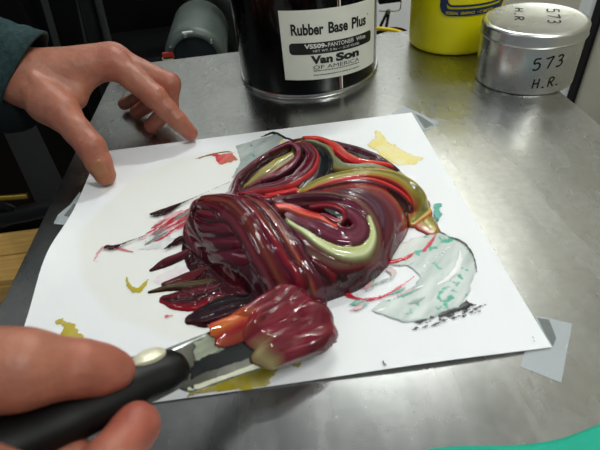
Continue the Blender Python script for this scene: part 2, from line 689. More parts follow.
# --- back of the heap
stroke('maroon_ink_band', [(322, 141), (340, 146), (358, 151), (378, 159), (396, 170)], [4, 6, 7, 6, 4], [(-1, PUR), (-.3, DKM), (.3, MAR), (.7, OLG), (1, OLV)], bulge=.003, lift=.0, seed=8)
stroke('red_ink_band#back', [(304, 141), (320, 142), (333, 148), (343, 157), (356, 164), (372, 166), (390, 168)], [3, 4.5, 5.5, 5.5, 5, 4, 3],
       [(-1, RED), (-.4, BRD), (.1, SAL), (.5, BRD), (1, MAR)], bulge=.003, lift=.001, seed=9)
stroke('red_ink_band', [(238, 203), (262, 203), (300, 195), (335, 187), (365, 184), (392, 192), (408, 204)], [6, 7, 6, 5, 4, 4, 4],
       [(-1, DKM), (-.4, MAR), (0, RED), (.5, BRD), (1, RED)], bulge=.0022, lift=.002, groove=.0003, gf=6, seed=10)
stroke('olive_ink_ribbon#back', [(296, 147), (312, 146), (325, 152), (331, 162), (340, 170), (355, 171), (372, 170), (392, 176)], [3, 5, 5.5, 6, 6, 5, 5, 4],
       [(-1, OLV), (-.5, OLG), (0, (104, 112, 92)), (.4, OLG), (.7, (60, 60, 44)), (1, OLV)], bulge=.003, lift=.0015, seed=11)
stroke('black_ink_dab', [(303, 148), (316, 156), (320, 168), (316, 180), (304, 190)], [5, 10, 12, 11, 6], [(-1, BLK), (-.3, CHR), (.1, (34, 38, 40)), (.6, BLK), (1, BLK)],
       bulge=.001, lift=.0, groove=.0006, gf=5, seed=12, warp=.5, jit=.5)
stroke('olive_ink_ribbon', [(303, 195), (322, 186), (346, 179), (374, 177), (396, 182), (412, 193), (424, 206), (422, 216), (412, 226)], [4, 6, 7, 7, 7, 7, 6, 6, 4],
       [(-1, RED), (-.8, (170, 90, 50)), (-.5, OLV), (-.1, (160, 150, 74)), (.25, (96, 92, 48)), (.5, OLV), (.75, YEL), (.9, BRD), (1, BRD)],
       bulge=.0017, lift=.0026, groove=.0003, gf=7, warp=.06, seed=13)
stroke('olive_ink_ribbon#tail', [(424, 204), (421, 214), (424, 224), (431, 231)], [5, 8, 10, 7], [(-1, (150, 40, 40)), (-.7, (196, 130, 104)), (-.2, (168, 150, 90)), (.4, (180, 166, 84)), (.85, OLV), (1, RED)],
       bulge=.0012, lift=.0006, seed=14, flat=True)
# --- swirl with the dark eye
stroke('ink_swirl', [(282, 206), (312, 203), (340, 206), (360, 217), (371, 236), (366, 254), (345, 262), (318, 255), (294, 240)], [8, 9, 10, 11, 11, 10, 10, 9, 7],
       [(-1, DKM), (-.6, MAR), (-.2, MVE), (.2, PUR), (.55, (108, 84, 70)), (.8, MAR), (1, DKM)], bulge=.0022, lift=.0026, groove=.0004, gf=7, seed=15)
stroke('pale_green_ink_ribbon', [(281, 226), (291, 228), (306, 236), (322, 248), (340, 257), (357, 258), (368, 250), (372, 238), (369, 224)], [3, 5, 6.2, 7, 7.5, 7, 5.5, 4, 2],
       [(-1, MAR), (-.75, OLG), (-.3, PAL), (.3, (190, 194, 120)), (.7, (120, 124, 90)), (1, DKM)], bulge=.0018, lift=.0040, groove=.0002, warp=.1, seed=16)
stroke('ink_swirl', [(290, 221), (312, 229), (334, 240), (352, 243), (361, 233), (353, 221), (338, 213)], [5, 8, 9, 8, 7, 6, 4],
       [(-1, DKM), (-.4, (104, 44, 60)), (.1, MVE), (.6, PUR), (1, MAR)], bulge=.0018, lift=.0034, groove=.0004, gf=6, seed=17)
stroke('red_ink_streak', [(276, 213), (292, 215), (312, 222), (336, 233)], [4, 5, 4.5, 2], [(-1, MAR), (-.3, SAL), (.2, BRD), (1, MAR)], bulge=.0014, lift=.0046, seed=18)
stroke('ink_swirl', [(312, 213), (326, 212), (342, 217), (344, 224), (336, 228), (322, 221)], [3, 4, 4, 3, 3, 2], [(-1, MAR), (0, (140, 24, 40)), (1, DKM)], bulge=.001, lift=.0046, seed=19)
stroke('black_ink_dab#eye', [(326, 216), (334, 219), (340, 222)], [2, 3, 3.2], [(-1, RED), (-.8, BLK), (.8, BLK), (1, RED)], bulge=-.0006, lift=.0048, seed=20)
stroke('ink_swirl', [(288, 206), (306, 204), (326, 204), (342, 206)], [3, 4, 4, 3], [(-1, DKM), (0, PUR), (1, DKM)], bulge=.0016, lift=.0046, groove=.0005, gf=6, seed=21)
# --- loop at the back left
stroke('olive_ink_patch', [(250, 186), (266, 176), (280, 166), (294, 157)], [6, 10, 10, 7], [(-1, MAR), (-.5, BRN), (-.1, (128, 116, 70)), (.4, (150, 142, 70)), (1, (176, 160, 70))],
       bulge=.001, lift=.0005, seed=22, warp=.35)
stroke('ink_loop', [(262, 200), (246, 197), (236, 190), (243, 178), (256, 166), (272, 156), (288, 147), (302, 143)], [3, 4, 5, 6, 6, 6, 5, 4],
       [(-1, DKM), (-.5, MAR), (0, (126, 44, 64)), (.5, PUR), (1, DKM)], bulge=.0032, lift=.001, groove=.0006, gf=7, seed=23)
stroke('ink_loop', [(292, 149), (305, 150), (312, 159), (308, 172), (296, 183), (278, 190), (258, 193), (243, 196)], [4, 6, 7, 8, 8, 7, 6, 4],
       [(-1, DKM), (-.6, PUR), (-.2, MAR), (.2, (112, 44, 60)), (.6, MAR), (.85, (186, 60, 60)), (1, RED)], bulge=.0032, lift=.002, groove=.0006, gf=7, seed=24)
stroke('ink_loop', [(272, 158), (290, 151), (299, 157), (296, 168), (284, 179), (264, 187)], [2.5, 3, 3.5, 3.5, 3.5, 2.5], [(-1, DKM), (0, (130, 52, 74)), (1, DKM)],
       bulge=.0028, lift=.004, groove=.0003, seed=25)
stroke('ink_loop', [(229, 211), (231, 199), (236, 186), (246, 174), (260, 163)], [6, 7, 6, 5, 3], [(-1, DKM), (-.4, (120, 60, 80)), (0, MAR), (.5, (130, 66, 84)), (1, DKM)],
       bulge=.003, lift=.003, groove=.0006, gf=6, seed=26)
# --- fat fold at the left
stroke('maroon_ink_fold', [(204, 226), (216, 246), (236, 268), (262, 288)], [22, 26, 26, 22], [(-1, DKM), (-.5, (60, 12, 24)), (0, (100, 16, 26)), (.5, DKM), (1, DKM)],
       bulge=.003, lift=.0, groove=.0009, gf=7, seed=27, peaks=.0012)
stroke('maroon_ink_fold', [(240, 262), (256, 272), (268, 290), (272, 302)], [9, 12, 12, 8], [(-1, DKM), (-.3, (74, 26, 40)), (.2, DKM), (.6, (80, 26, 40)), (1, DKM)],
       bulge=.004, lift=.002, groove=.001, gf=8, seed=28, peaks=.0012)
for k, (pp, hw_) in enumerate([([(194, 244), (216, 256), (244, 262), (262, 260)], 6), ([(191, 234), (212, 245), (238, 247), (260, 240)], 6),
                               ([(192, 226), (210, 234), (236, 234), (256, 226)], 6), ([(200, 219), (214, 224), (234, 223), (250, 217)], 5)]):
    stroke('maroon_ink_fold', pp, [hw_ * .6, hw_, hw_, hw_ * .7], [(-1, DKM), (-.3, (104, 30, 48)), (.2, PUR), (.6, MAR), (1, DKM)], bulge=.003, lift=.0015 + .0008 * k,
           groove=.0005, gf=5, seed=29 + k)
stroke('maroon_ink_fold', [(202, 256), (192, 242), (190, 224), (196, 210), (210, 205), (226, 206)], [4, 6, 7, 8, 8, 8], [(-1, DKM), (-.3, MAR), (.2, (110, 34, 52)), (1, DKM)],
       bulge=.004, lift=.003, groove=.0005, gf=6, seed=34)
stroke('maroon_ink_fold', [(246, 203), (261, 212), (275, 228), (287, 250), (302, 276), (313, 298)], [8, 10, 10, 10, 10, 9],
       [(-1, DKM), (-.5, BRN), (-.2, PUR), (.1, (126, 66, 50)), (.4, MAR), (.7, PUR), (1, DKM)], bulge=.0035, lift=.002, groove=.0007, gf=8, seed=35)
stroke('maroon_ink_fold', [(204, 206), (222, 208), (240, 217), (254, 233), (266, 254), (279, 277), (291, 300)], [8, 12, 14, 14, 14, 14, 14],
       [(-1, DKM), (-.75, (124, 48, 60)), (-.45, MAR), (-.2, (120, 60, 46)), (.05, (110, 30, 42)), (.3, PUR), (.5, (132, 20, 34)), (.7, MAR), (1, DKM)],
       bulge=.0060, lift=.0035, groove=.0008, gf=9, warp=.05, seed=36)
# --- pulls leaving the heap on the left
LOW = [(-1, DKM), (0, MAR), (1, DKM)]
stroke('ink_pull#1', [(206, 246), (196, 250), (180, 258), (166, 264), (152, 271)], [7, 5, 5, 5, 1.5], LOW, bulge=.003, lift=.0002, seed=40, flat=True)
stroke('ink_pull#2', [(236, 262), (215, 268), (196, 275), (180, 281), (164, 285)], [5, 5, 4.5, 4, 2], [(-1, DKM), (0, (110, 40, 44)), (1, MAR)], bulge=.002, lift=.0002, seed=41, flat=True)
stroke('ink_pull#3', [(258, 302), (238, 306), (218, 312), (204, 317), (192, 320)], [10, 12, 13, 11, 5], [(-1, MAR), (-.4, BLK), (.3, (50, 22, 32)), (1, DKM)], bulge=.004, lift=.0002, seed=42, peaks=.0012,
       flat=True, groove=.0008)
stroke('ink_pull#4', [(226, 287), (212, 294), (196, 299), (180, 301), (165, 300)], [6, 10, 12, 10, 4], [(-1, DKM), (-.3, (90, 24, 34)), (.3, DKM), (.75, (120, 20, 34)), (1, RED)], bulge=.003, lift=.0002, peaks=.001,
       seed=43, flat=True)
stroke('ink_pull#5', [(212, 284), (194, 287), (174, 288), (150, 293)], [4, 5, 3.5, 1], [(-1, DKM), (0, (84, 70, 40)), (1, DKM)], bulge=.0022, lift=.0006, seed=44, flat=True)

H = blur(H, 1)
CL = np.stack([blur(CL[..., k], 1) for k in range(3)], -1)
CL = np.clip(CL, 0.002, 1)
nI, nJ = GX.shape
ZZ = np.where(MASK, H, 0) + sheet_z(GX, GY) + 0.0002
gxn = np.gradient(ZZ, RES, axis=0)
gyn = np.gradient(ZZ, RES, axis=1)
NRM = np.stack([-gxn, -gyn, np.ones_like(ZZ)], -1)
NRM /= np.linalg.norm(NRM, axis=-1, keepdims=True)
vid = np.arange(nI * nJ).reshape(nI, nJ)
QF = np.stack([vid[:-1, :-1], vid[1:, :-1], vid[1:, 1:], vid[:-1, 1:]], -1).reshape(-1, 4)
qm = (MASK[:-1, :-1] | MASK[1:, :-1] | MASK[1:, 1:] | MASK[:-1, 1:]).ravel()
qp = PART[:-1, :-1].ravel()
VX = np.stack([GX, GY, ZZ], -1).reshape(-1, 3)
VN = NRM.reshape(-1, 3)
VC = CL.reshape(-1, 3)
cen = np.array([0.195, 0.155, 0.0013])
heap = empty('ink_heap', cen)
tag(heap, 'glossy swirled heap of maroon, red and olive printing ink in the middle of the paper', 'ink')
PLAB = {'mixed_ink_base': 'dark maroon ink at the bottom of the heap', 'ink_drum': 'broad purple and red streaked drum of ink', 'dark_ink_fold': 'nearly black maroon folds of ink',
        'red_ink_band': 'bright red bands of ink', 'olive_ink_ribbon': 'olive yellow ribbons of ink', 'black_ink_dab': 'charcoal black dabs of ink',
        'ink_swirl': 'mauve swirl around a dark eye', 'pale_green_ink_ribbon': 'pale green ribbon of ink', 'red_ink_streak': 'salmon red streak of ink', 'olive_ink_patch': 'olive brown patch inside the loop',
        'ink_loop': 'maroon loop with pale streaks', 'maroon_ink_band': 'maroon band along the back', 'ink_pull': 'pull of dark ink leaving the heap', 'maroon_ink_fold': 'fat maroon fold of ink'}
for k, pn in enumerate(PARTS):
    F = QF[qm & (qp == k)]
    if not len(F):
        continue
    used, inv = np.unique(F.ravel(), return_inverse=True)
    o = mesh_obj(pn.split('#')[0], VX[used] - cen, inv.reshape(-1, 4), m_ink, None, True, cols=VC[used])
    o.parent = heap
    o.data.normals_split_custom_set_from_vertices(VN[used].astype(float).tolist())
    if pn.split('#')[0] in PLAB:
        o['label'] = PLAB[pn.split('#')[0]]

# ------------------------------------------------------------------ smears on the sheet
WHT = linA((240, 242, 242))


NSM = [0]


def smear(name, label, field, bbox, colf, thick=0.0003, res=0.0007, m=None, bulge=0.0):
    """thin skin of ink: field(px-plane x, y) > 0 is covered; colf(x, y) gives its colour"""
    xs = np.arange(bbox[0], bbox[2], res)
    ys = np.arange(bbox[1], bbox[3], res)
    x, y = np.meshgrid(xs, ys, indexing='ij')
    fd = field(x, y)
    mk = fd > 0
    q = mk[:-1, :-1] & mk[1:, :-1] & mk[1:, 1:] & mk[:-1, 1:]
    if not q.any():
        return None
    NSM[0] += 1
    z = sheet_z(x, y) + 0.00012 + 0.00001 * NSM[0] + thick * np.clip(fd / 0.0015, 0, 1) + bulge * np.sqrt(np.clip(fd / 0.004, 0, 1))
    vid = np.arange(x.size).reshape(x.shape)
    F = np.stack([vid[:-1, :-1], vid[1:, :-1], vid[1:, 1:], vid[:-1, 1:]], -1).reshape(-1, 4)[q.ravel()]
    used, inv = np.unique(F.ravel(), return_inverse=True)
    v = np.stack([x, y, z], -1).reshape(-1, 3)[used]
    c = np.clip(colf(x, y, fd), 0, 1).reshape(-1, 3)[used]
    o = mesh_obj(name, v, inv.reshape(-1, 4), m or m_ink_thin, paper, True, cols=c)
    o['label'] = label
    return o


def polyf(pts, amp=0.003, freq=120, seed=0, holes=0.0, hfreq=60):
    pl = np.array([Z(*p, 0.001)[:2] for p in pts])
    lo = pl.min(0) - 0.004
    hi = pl.max(0) + 0.004

    def f(x, y):
        d = polydist(pl, x, y) + amp * fbm(x * freq, y * freq, seed)
        if holes:
            d = np.minimum(d, (fbm(x * hfreq, y * hfreq, seed + 4) + holes) * 0.01)
        return d
    return f, (lo[0], lo[1], hi[0], hi[1])


def linef(pts, hw, amp=0.25, seed=0, streak=0.0, sfreq=4.0):
    P3 = [np.r_[Z(*p, 0.001)[:2], h] for p, h in zip(pts, np.interp(np.linspace(0, 1, len(pts)), np.linspace(0, 1, len(np.atleast_1d(hw))), np.atleast_1d(hw)) * PXM)]
    C4 = catmull(P3, 8)
    lo = C4[:, :2].min(0) - 0.008
    hi = C4[:, :2].max(0) + 0.008

    def f(x, y):
        best = np.full(x.shape, 1e9)
        out = np.full(x.shape, -1.0)
        v = np.zeros(x.shape)
        s = np.zeros(x.shape)
        acc = 0
        for i in range(len(C4) - 1):
            a = C4[i, :2]
            e = C4[i + 1, :2] - a
            L = math.sqrt(e @ e) + 1e-9
            t = np.clip(((x - a[0]) * e[0] + (y - a[1]) * e[1]) / L ** 2, 0, 1)
            dx = x - a[0] - t * e[0]
            dy = y - a[1] - t * e[1]
            d = np.hypot(dx, dy)
            k = d < best
            best = np.where(k, d, best)
            ww = C4[i, 2] + t * (C4[i + 1, 2] - C4[i, 2])
            out = np.where(k, ww * (1 + amp * vnoise(x * 300, y * 300, seed)) - d, out)
            v = np.where(k, np.sign(e[0] * dy - e[1] * dx) * d / (ww + 1e-6), v)
            s = np.where(k, acc + t * L, s)
            acc += L
        if streak:
            out = np.minimum(out, (vnoise(v * sfreq, s * 45, seed + 3) + streak) * 0.004)
        return out
    return f, (lo[0], lo[1], hi[0], hi[1])


def tint(col, amt=0.7, var=0.3, freq=80, seed=0, edge=None):
    col = linA(col)

    def f(x, y, fd):
        a = np.clip(amt + var * fbm(x * freq, y * freq, seed), 0, 1)[..., None]
        c = WHT * (1 - a) + col * a
        if edge is not None:
            e = np.clip(1 - fd / 0.0016, 0, 1)[..., None]
            c = c * (1 - e) + linA(edge) * e
        return c
    return f


def mix3(c1, c2, c3, freq, seed, th=0.45):
    def f(x, y, fd):
        n1 = fbm((x + y) * freq * .3, (y - x) * freq * 1.2, seed)[..., None]
        n2 = fbm(x * freq * 1.6 + 7, y * freq * 1.6, seed + 9)[..., None]
        a = np.clip(n1 * 0.9 + 0.5, 0, 1)
        c = linA(c1) * (1 - a) + linA(c2) * a
        k = np.clip((n2 - th) * 8, 0, 1)
        return c * (1 - k) + linA(c3) * k
    return f


S = smear
f, bb = polyf([(236, 146), (278, 133), (284, 139), (276, 150), (268, 160), (248, 172), (232, 178), (240, 162)], .002, seed=1)
S('grey_ink_smear', 'pale grey see-through smear behind the heap', f, bb, mix3((150, 160, 158), (182, 188, 184), (70, 150, 130), 110, 3, .48))
f, bb = linef([(262, 137), (274, 133), (282, 137), (296, 141)], [1.5, 3, 3, 1], seed=3)
S('black_ink_smear', 'black dab at the back edge of the grey smear', f, bb, tint((22, 26, 26), 1, 0))
f, bb = polyf([(280, 140), (296, 142), (290, 152), (272, 160)], .002, seed=5)
S('yellow_ink_smear', 'pale yellow patch behind the loop', f, bb, tint((214, 200, 110), .8, .3))
f, bb = polyf([(376, 131), (382, 133), (386, 141), (398, 149), (414, 156), (424, 158), (420, 163), (398, 166), (386, 160), (376, 150), (366, 145), (373, 140)], .004, 150, seed=8)
S('yellow_ink_smear', 'yellow smear near the far right corner', f, bb, tint((236, 214, 60), .7, .4, 120, 3, (226, 200, 60)))
f, bb = polyf([(56, 322), (64, 319), (70, 322), (76, 325), (84, 334), (80, 345), (66, 345), (62, 332)], .003, 200, seed=9)
S('yellow_ink_smear', 'olive yellow dab at the near left of the paper', f, bb, tint((190, 170, 30), .95, .1, 120, 3), thick=.0006, m=m_ink)
f, bb = polyf([(186, 398), (192, 385), (205, 378), (222, 372), (250, 368), (268, 362), (286, 358), (302, 359), (300, 367), (288, 366), (276, 372), (268, 384), (244, 390), (214, 393)], .003, 160, seed=10, holes=.55)
S('yellow_ink_smear', 'olive yellow smear along the near edge', f, bb, tint((186, 168, 40), .9, .25, 120, 3), thick=.0005, m=m_ink)
f, bb = linef([(127, 278), (129, 286), (137, 291), (143, 287), (148, 280)], [1, 2, 3.2, 3, 1], seed=12)
S('yellow_ink_smear', 'small curved yellow dab left of the heap', f, bb, tint((190, 170, 30), .95, .1), m=m_ink)
f, bb = polyf([(198, 158), (216, 154), (234, 153), (238, 160), (222, 165), (204, 163)], .003, 200, seed=13, holes=.3)
S('red_ink_smear', 'red and olive smear beside the index finger', f, bb, mix3((206, 40, 50), (226, 120, 110), (150, 130, 70), 130, 4, .3))
f, bb = linef([(196, 159), (210, 155), (226, 152), (234, 153)], [.8, 1.6, 1.6, .6], seed=14)
S('olive_ink_smear', 'thin olive streak by the index finger', f, bb, tint((96, 80, 40), .9, .2))
rs = random.Random(5)
for pts, cl, am, lb in (([(140, 240), (152, 226), (172, 214), (196, 207), (200, 214), (182, 230), (162, 242)], (206, 60, 84), .3, 'faint pink film left of the heap'),
                        ([(138, 250), (160, 240), (184, 232), (194, 236), (176, 244), (156, 252)], (150, 156, 156), .4, 'faint grey film left of the heap'),
                        ([(150, 282), (176, 266), (206, 256), (214, 268), (188, 280), (164, 288)], (214, 140, 150), .25, 'faint pink film between the pulls')):
    f, bb = polyf(pts, .004, 140, seed=len(lb), holes=.45, hfreq=120)
    S('ink_or_reflection_film', lb, f, bb, tint(cl, am, .4, 120, 3), thick=.00005)
for k in range(34):
    t = rs.random()
    cx_, cy_ = 148 + 52 * t + rs.uniform(-4, 4), 236 - 26 * t + rs.uniform(-9, 9)
    L = rs.uniform(4, 18)
    f, bb = linef([(cx_ - L * .9, cy_ + L * .5), (cx_, cy_ + rs.uniform(-1, 1)), (cx_ + L * .9, cy_ - L * .55)], [.5, rs.uniform(.8, 2.6), .4], .5, seed=40 + k)
    S('red_ink_streak', 'thin red scratch left of the heap', f, bb, tint(rs.choice([(190, 20, 46), (206, 60, 84), (186, 16, 40), (196, 30, 40), (120, 128, 126)]), .95, .15))
f, bb = linef([(94, 265), (98, 258), (104, 249)], [1, 2, 1.2], seed=16, streak=.6)
S('red_ink_smear', 'faint pink streak at the far left', f, bb, tint((214, 90, 110), .7, .4))
f, bb = linef([(98, 265), (107, 269), (116, 275)], [1.5, 1.2, .5], seed=17, streak=.5)
S('red_ink_smear', 'second faint pink streak at the far left', f, bb, tint((222, 140, 150), .7, .4))
f, bb = linef([(118, 250), (128, 252), (138, 254)], [2, 1.5, .5], seed=18, streak=.5)
S('red_ink_smear', 'small pink flick below the thin pull', f, bb, tint((210, 60, 80), .8, .4))
f, bb = linef([(166, 317), (173, 316)], [1.3, 1], seed=19)
S('red_ink_smear', 'tiny pink fleck alone on the left', f, bb, tint((220, 90, 110), .9, .1))
for k in range(12):
    cx_, cy_ = rs.uniform(196, 232), rs.uniform(272, 292)
    L = rs.uniform(3, 8)
    f, bb = linef([(cx_ - L * .7, cy_ + L * .6), (cx_, cy_), (cx_ + L * .7, cy_ - L * .6)], [.4, rs.uniform(.7, 1.5), .4], .5, seed=70 + k)
    S('red_ink_streak', 'thin red scratch between the dark pulls', f, bb, tint(rs.choice([(190, 20, 46), (206, 60, 84), (222, 130, 146)]), .9, .1))
GG, GR2, TL = (170, 184, 178), (206, 214, 210), (40, 160, 132)
f, bb = polyf([(430, 232), (440, 233), (462, 244), (472, 256), (476, 270), (473, 288), (462, 304), (444, 315), (424, 322), (404, 324), (388, 319), (366, 311), (384, 302), (404, 296), (420, 280), (408, 266), (420, 250)], .0025, 110, seed=21)
S('grey_green_ink_smear', 'wide translucent grey green smear right of the heap', f, bb, mix3(GG, GR2, TL, 110, 8, .30))
f, bb = polyf([(390, 246), (408, 240), (428, 236), (434, 242), (424, 256), (410, 268), (394, 266), (384, 262)], .003, 140, seed=23)
S('grey_green_ink_smear', 'smaller grey green smear against the heap', f, bb, mix3((186, 194, 186), (214, 216, 210), TL, 120, 12, .33))
f, bb = polyf([(434, 206), (440, 204), (442, 214), (438, 226), (432, 222)], .002, 160, seed=24)
S('teal_ink_smear', 'teal dab right of the olive ribbon', f, bb, mix3((30, 150, 130), (90, 170, 155), (20, 60, 60), 160, 2, .4))
f, bb = linef([(438, 232), (448, 238), (460, 242), (468, 249), (474, 260), (477, 275)], [1.5, 2, 2, 1.6, 1, .6], seed=25)
S('black_ink_smear', 'black outline on the right of the grey green smear', f, bb, tint((24, 30, 30), 1, 0))
f, bb = polyf([(436, 315), (456, 308), (466, 299), (474, 306), (468, 311), (452, 314), (440, 319)], .002, 200, seed=26)
S('black_ink_smear', 'black dab at the near end of the grey green smear', f, bb, tint((26, 32, 32), 1, .1))
for k in range(34):
    t = rs.random()
    cx_, cy_ = 416 + 70 * t, 327 - 19 * t + rs.uniform(-5, 5) * (1 - .5 * t)
    L = rs.uniform(1.5, 5)
    f, bb = linef([(cx_ - L, cy_ + L * .35), (cx_, cy_), (cx_ + L, cy_ - L * .4)], [.5, rs.uniform(.7, 1.7) * (1 - .4 * t), .4], .6, seed=90 + k)
    S('black_ink_smear', 'small black brush mark on the near right', f, bb, tint((24, 30, 30), 1, .05))
for k in range(16):
    cx_, cy_ = rs.uniform(356, 420), rs.uniform(282, 312)
    L = rs.uniform(5, 16)
    f, bb = linef([(cx_ - L, cy_ + L * .35), (cx_, cy_), (cx_ + L, cy_ - L * .45)], [.5, rs.uniform(.8, 2.4), .4], .5, seed=130 + k)
    S('pale_ink_streak', 'pale scrape over the grey green smear', f, bb, tint(rs.choice([(240, 242, 240), (150, 168, 162), (228, 160, 170), (238, 240, 238), (96, 170, 150)]), .9, .1))
f, bb = linef([(426, 268), (440, 256), (451, 247)], [2.6, 2, 1], seed=28, streak=.4)
S('pale_ink_streak', 'whitish scrape across the grey green smear', f, bb, tint((240, 242, 240), .9, .1))
f, bb = linef([(438, 286), (452, 276), (459, 264), (460, 252)], [1.2, 2.6, 2.6, 1], seed=29)
S('pale_ink_streak', 'curved whitish scrape near the black outline', f, bb, tint((240, 242, 240), .9, .1))
f, bb = linef([(378, 264), (392, 263), (406, 259), (414, 254)], [1.5, 2.6, 2, .8], seed=30)
S('red_ink_streak', 'thick red line at the foot of the drum', f, bb, tint((196, 20, 44), 1, .05), m=m_ink)
f, bb = linef([(341, 291), (350, 297), (365, 301), (384, 297), (400, 288), (414, 278)], [2, 2, 1.4, 1.3, 1.1, .6], seed=31)
S('red_ink_streak', 'long curved red line in front of the heap', f, bb, tint((200, 24, 50), 1, .05), m=m_ink)
f, bb = linef([(424, 252), (431, 243), (436, 235)], [2, 1.6, 1], seed=32)
S('red_ink_streak', 'short red line over the grey green smear', f, bb, tint((200, 24, 50), 1, .05))
f, bb = polyf([(345, 290), (372, 276), (392, 268), (398, 274), (382, 288), (360, 298)], .004, 150, seed=33, holes=.05, hfreq=90)
S('teal_ink_smear', 'mixed teal and pink smears in front of the drum', f, bb, mix3((206, 196, 190), (220, 150, 150), TL, 120, 5, .2))
f, bb = linef([(528, 334), (533, 342)], [.6, 1.6], seed=34, streak=.5)
S('teal_ink_smear', 'tiny teal tick near the corner', f, bb, tint((60, 180, 150), .8, .1))
f, bb = linef([(383, 364), (385, 368)], [.8, 1], seed=35)
S('black_ink_smear', 'tiny dark tick near the near edge', f, bb, tint((30, 60, 60), 1, .1))
# thick pulls lying clear of the heap
for nm, lb, pts, hw, cl in [
    ('ink_streak', 'dark maroon drop with a long thin tail', [(152, 216), (159, 215), (168, 212), (180, 206), (198, 198), (220, 188), (234, 182)], [2, 4.5, 4.5, 2, .8, .7, .6], DKM),
    ('ink_streak', 'thin dark maroon pull with a forked end', [(109, 250), (114, 250), (121, 248), (132, 243), (148, 237)], [3, 3, 1.8, 1, .7], (60, 10, 26)),
    ('ink_streak', 'short dark maroon pull close to the heap', [(165, 251), (174, 246), (184, 241), (194, 238)], [1, 3.5, 5.5, 5], DKM),
]:
    f, bb = linef(pts, hw, seed=len(pts))
    S(nm, lb, f, bb, tint(cl, 1, .05), m=m_ink, thick=.0004, bulge=.0016)

# ------------------------------------------------------------------ tape pieces
m_tape = mat('clear_tape', (214, 222, 226), 0.25, alpha=0.42)
m_tape2 = mat('pressed_tape', (120, 126, 124), 0.3, alpha=0.35)


def tape(pts, patch, label, lift=0.0002):
    def slab(p, z, t):
        v = [np.r_[Z(*q, 0)[:2], z] for q in p]
        n = len(v)
        vv = v + [q + np.array([0, 0, t]) for q in v]
        return vv, [tuple(range(n - 1, -1, -1)), tuple(range(n, 2 * n))] + [(i, (i + 1) % n, n + (i + 1) % n, n + i) for i in range(n)]
    v, f = slab(pts, lift, 0.00012)
    g = G().add(v, f)
    o = g.build('tape', m_tape, smooth=False)
    tag(o, label, 'tape', 'pieces of clear tape holding the paper')
    v, f = slab(patch, lift + 0.00018, 0.00006)
    G().add(v, f).build('pressed_patch', m_tape2, o, smooth=False)


tape([(392, 113), (403, 106), (440, 123), (425, 131), (412, 126)], [(415, 114), (422, 117), (434, 125), (425, 129)], 'clear tape piece under the far right corner of the paper, near the tin')
tape([(536, 316), (572, 324), (561, 383), (520, 367), (527, 345)], [(537, 318), (549, 320), (556, 338), (553, 347), (547, 338)], 'clear tape piece under the near right corner of the paper')
tape([(80, 192), (84, 200), (74, 226), (54, 224), (58, 215), (70, 205)], [(74, 204), (78, 206), (72, 218), (64, 216)], 'crumpled clear tape piece at the left edge of the paper below the thumb')

# ------------------------------------------------------------------ ink can
CX, CY, CR = 0.2307, 0.4283, 0.0838
m_can = mat('black_can_enamel', (5, 5, 6), 0.12, spec=0.18)
m_tin = mat('bright_tin', (200, 202, 200), 0.24, 1.0, noise=0.05, nscale=30, rnoise=.05)
m_label = mat('label_paper', (226, 228, 216), 0.5, noise=0.02, nscale=60)
m_print = mat('black_print', (12, 12, 14), 0.4)
m_pwhite = mat('white_print', (232, 232, 226), 0.5)
m_rust = mat('rust_pink_stripe', (150, 110, 100), 0.4)
can = empty('ink_can', (CX, CY, 0))
tag(can, 'large black ink can with a white label standing behind the paper', 'can')
CH = 0.150
G().lathe([(0, .001), (CR - .003, .001), (CR - .001, .0045), (CR - .001, CH - .006), (CR - .004, CH - .003), (0, CH - .003)], 96, (CX, CY, 0)).build('can_body', m_can, can)
G().lathe([(CR - .004, .0), (CR + .0006, .0), (CR + .0012, .0012), (CR + .0012, .0032), (CR + .0004, .0046), (CR - .002, .0048)], 96, (CX, CY, 0)).build('bottom_rim', m_tin, can)
G().lathe([(CR - .010, CH - .006), (CR - .006, CH - .002), (CR - .001, CH), (CR + .0012, CH - .001), (CR + .0012, CH - .004), (CR - .002, CH - .006)], 96, (CX, CY, 0)).build('top_rim', m_tin, can)
G().lathe([(0, CH - .004), (CR - .012, CH - .004), (CR - .008, CH - .001), (CR - .006, CH - .001)], 96, (CX, CY, 0)).build('can_lid', m_tin, can)
TH0, TH1 = -113.4, -29.6


def cyl(theta, z, r, c=(CX, CY)):
    a = math.radians(theta)
    return (c[0] + r * math.cos(a), c[1] + r * math.sin(a), z)


def tiltz(th):
    t = (th - TH0) / (TH1 - TH0)
    return -0.0072 * max(t, 0) ** 1.6


def patch(g, t0, t1, z0, z1, r, n=32, c=(CX, CY), dz=lambda t: 0, rc=0.0, R_=None):
    """curved rectangle on a cylinder with rounded corners (rc in metres)"""
    R_ = R_ or r
    ts = list(np.linspace(t0, t1, n + 1))
    if rc:
        for k in range(1, 6):
            d = math.degrees(rc / R_) * (1 - math.cos(k * math.pi / 12))
            ts += [t0 + d, t1 - d]
        ts = sorted(set(ts))
    v = []
    for t in ts:
        e = min(t - t0, t1 - t) * math.pi / 180 * R_
        ins = 0
        if rc and e < rc:
            ins = rc - math.sqrt(max(rc * rc - (rc - e) ** 2, 0))
        v += [cyl(t, z0 + ins + dz(t), r, c), cyl(t, z1 - ins + dz(t), r, c)]
    return g.add(v, [(2 * i, 2 * i + 2, 2 * i + 3, 2 * i + 1) for i in range(len(ts) - 1)])


lab = patch(G(), TH0, TH1, .0222, .0945, CR - .0004, dz=tiltz).build('label', m_label, can)
patch(G(), -108, -37, .0500, .0622, CR - .0002, dz=tiltz, rc=.004).build('black_bar', m_print, lab)


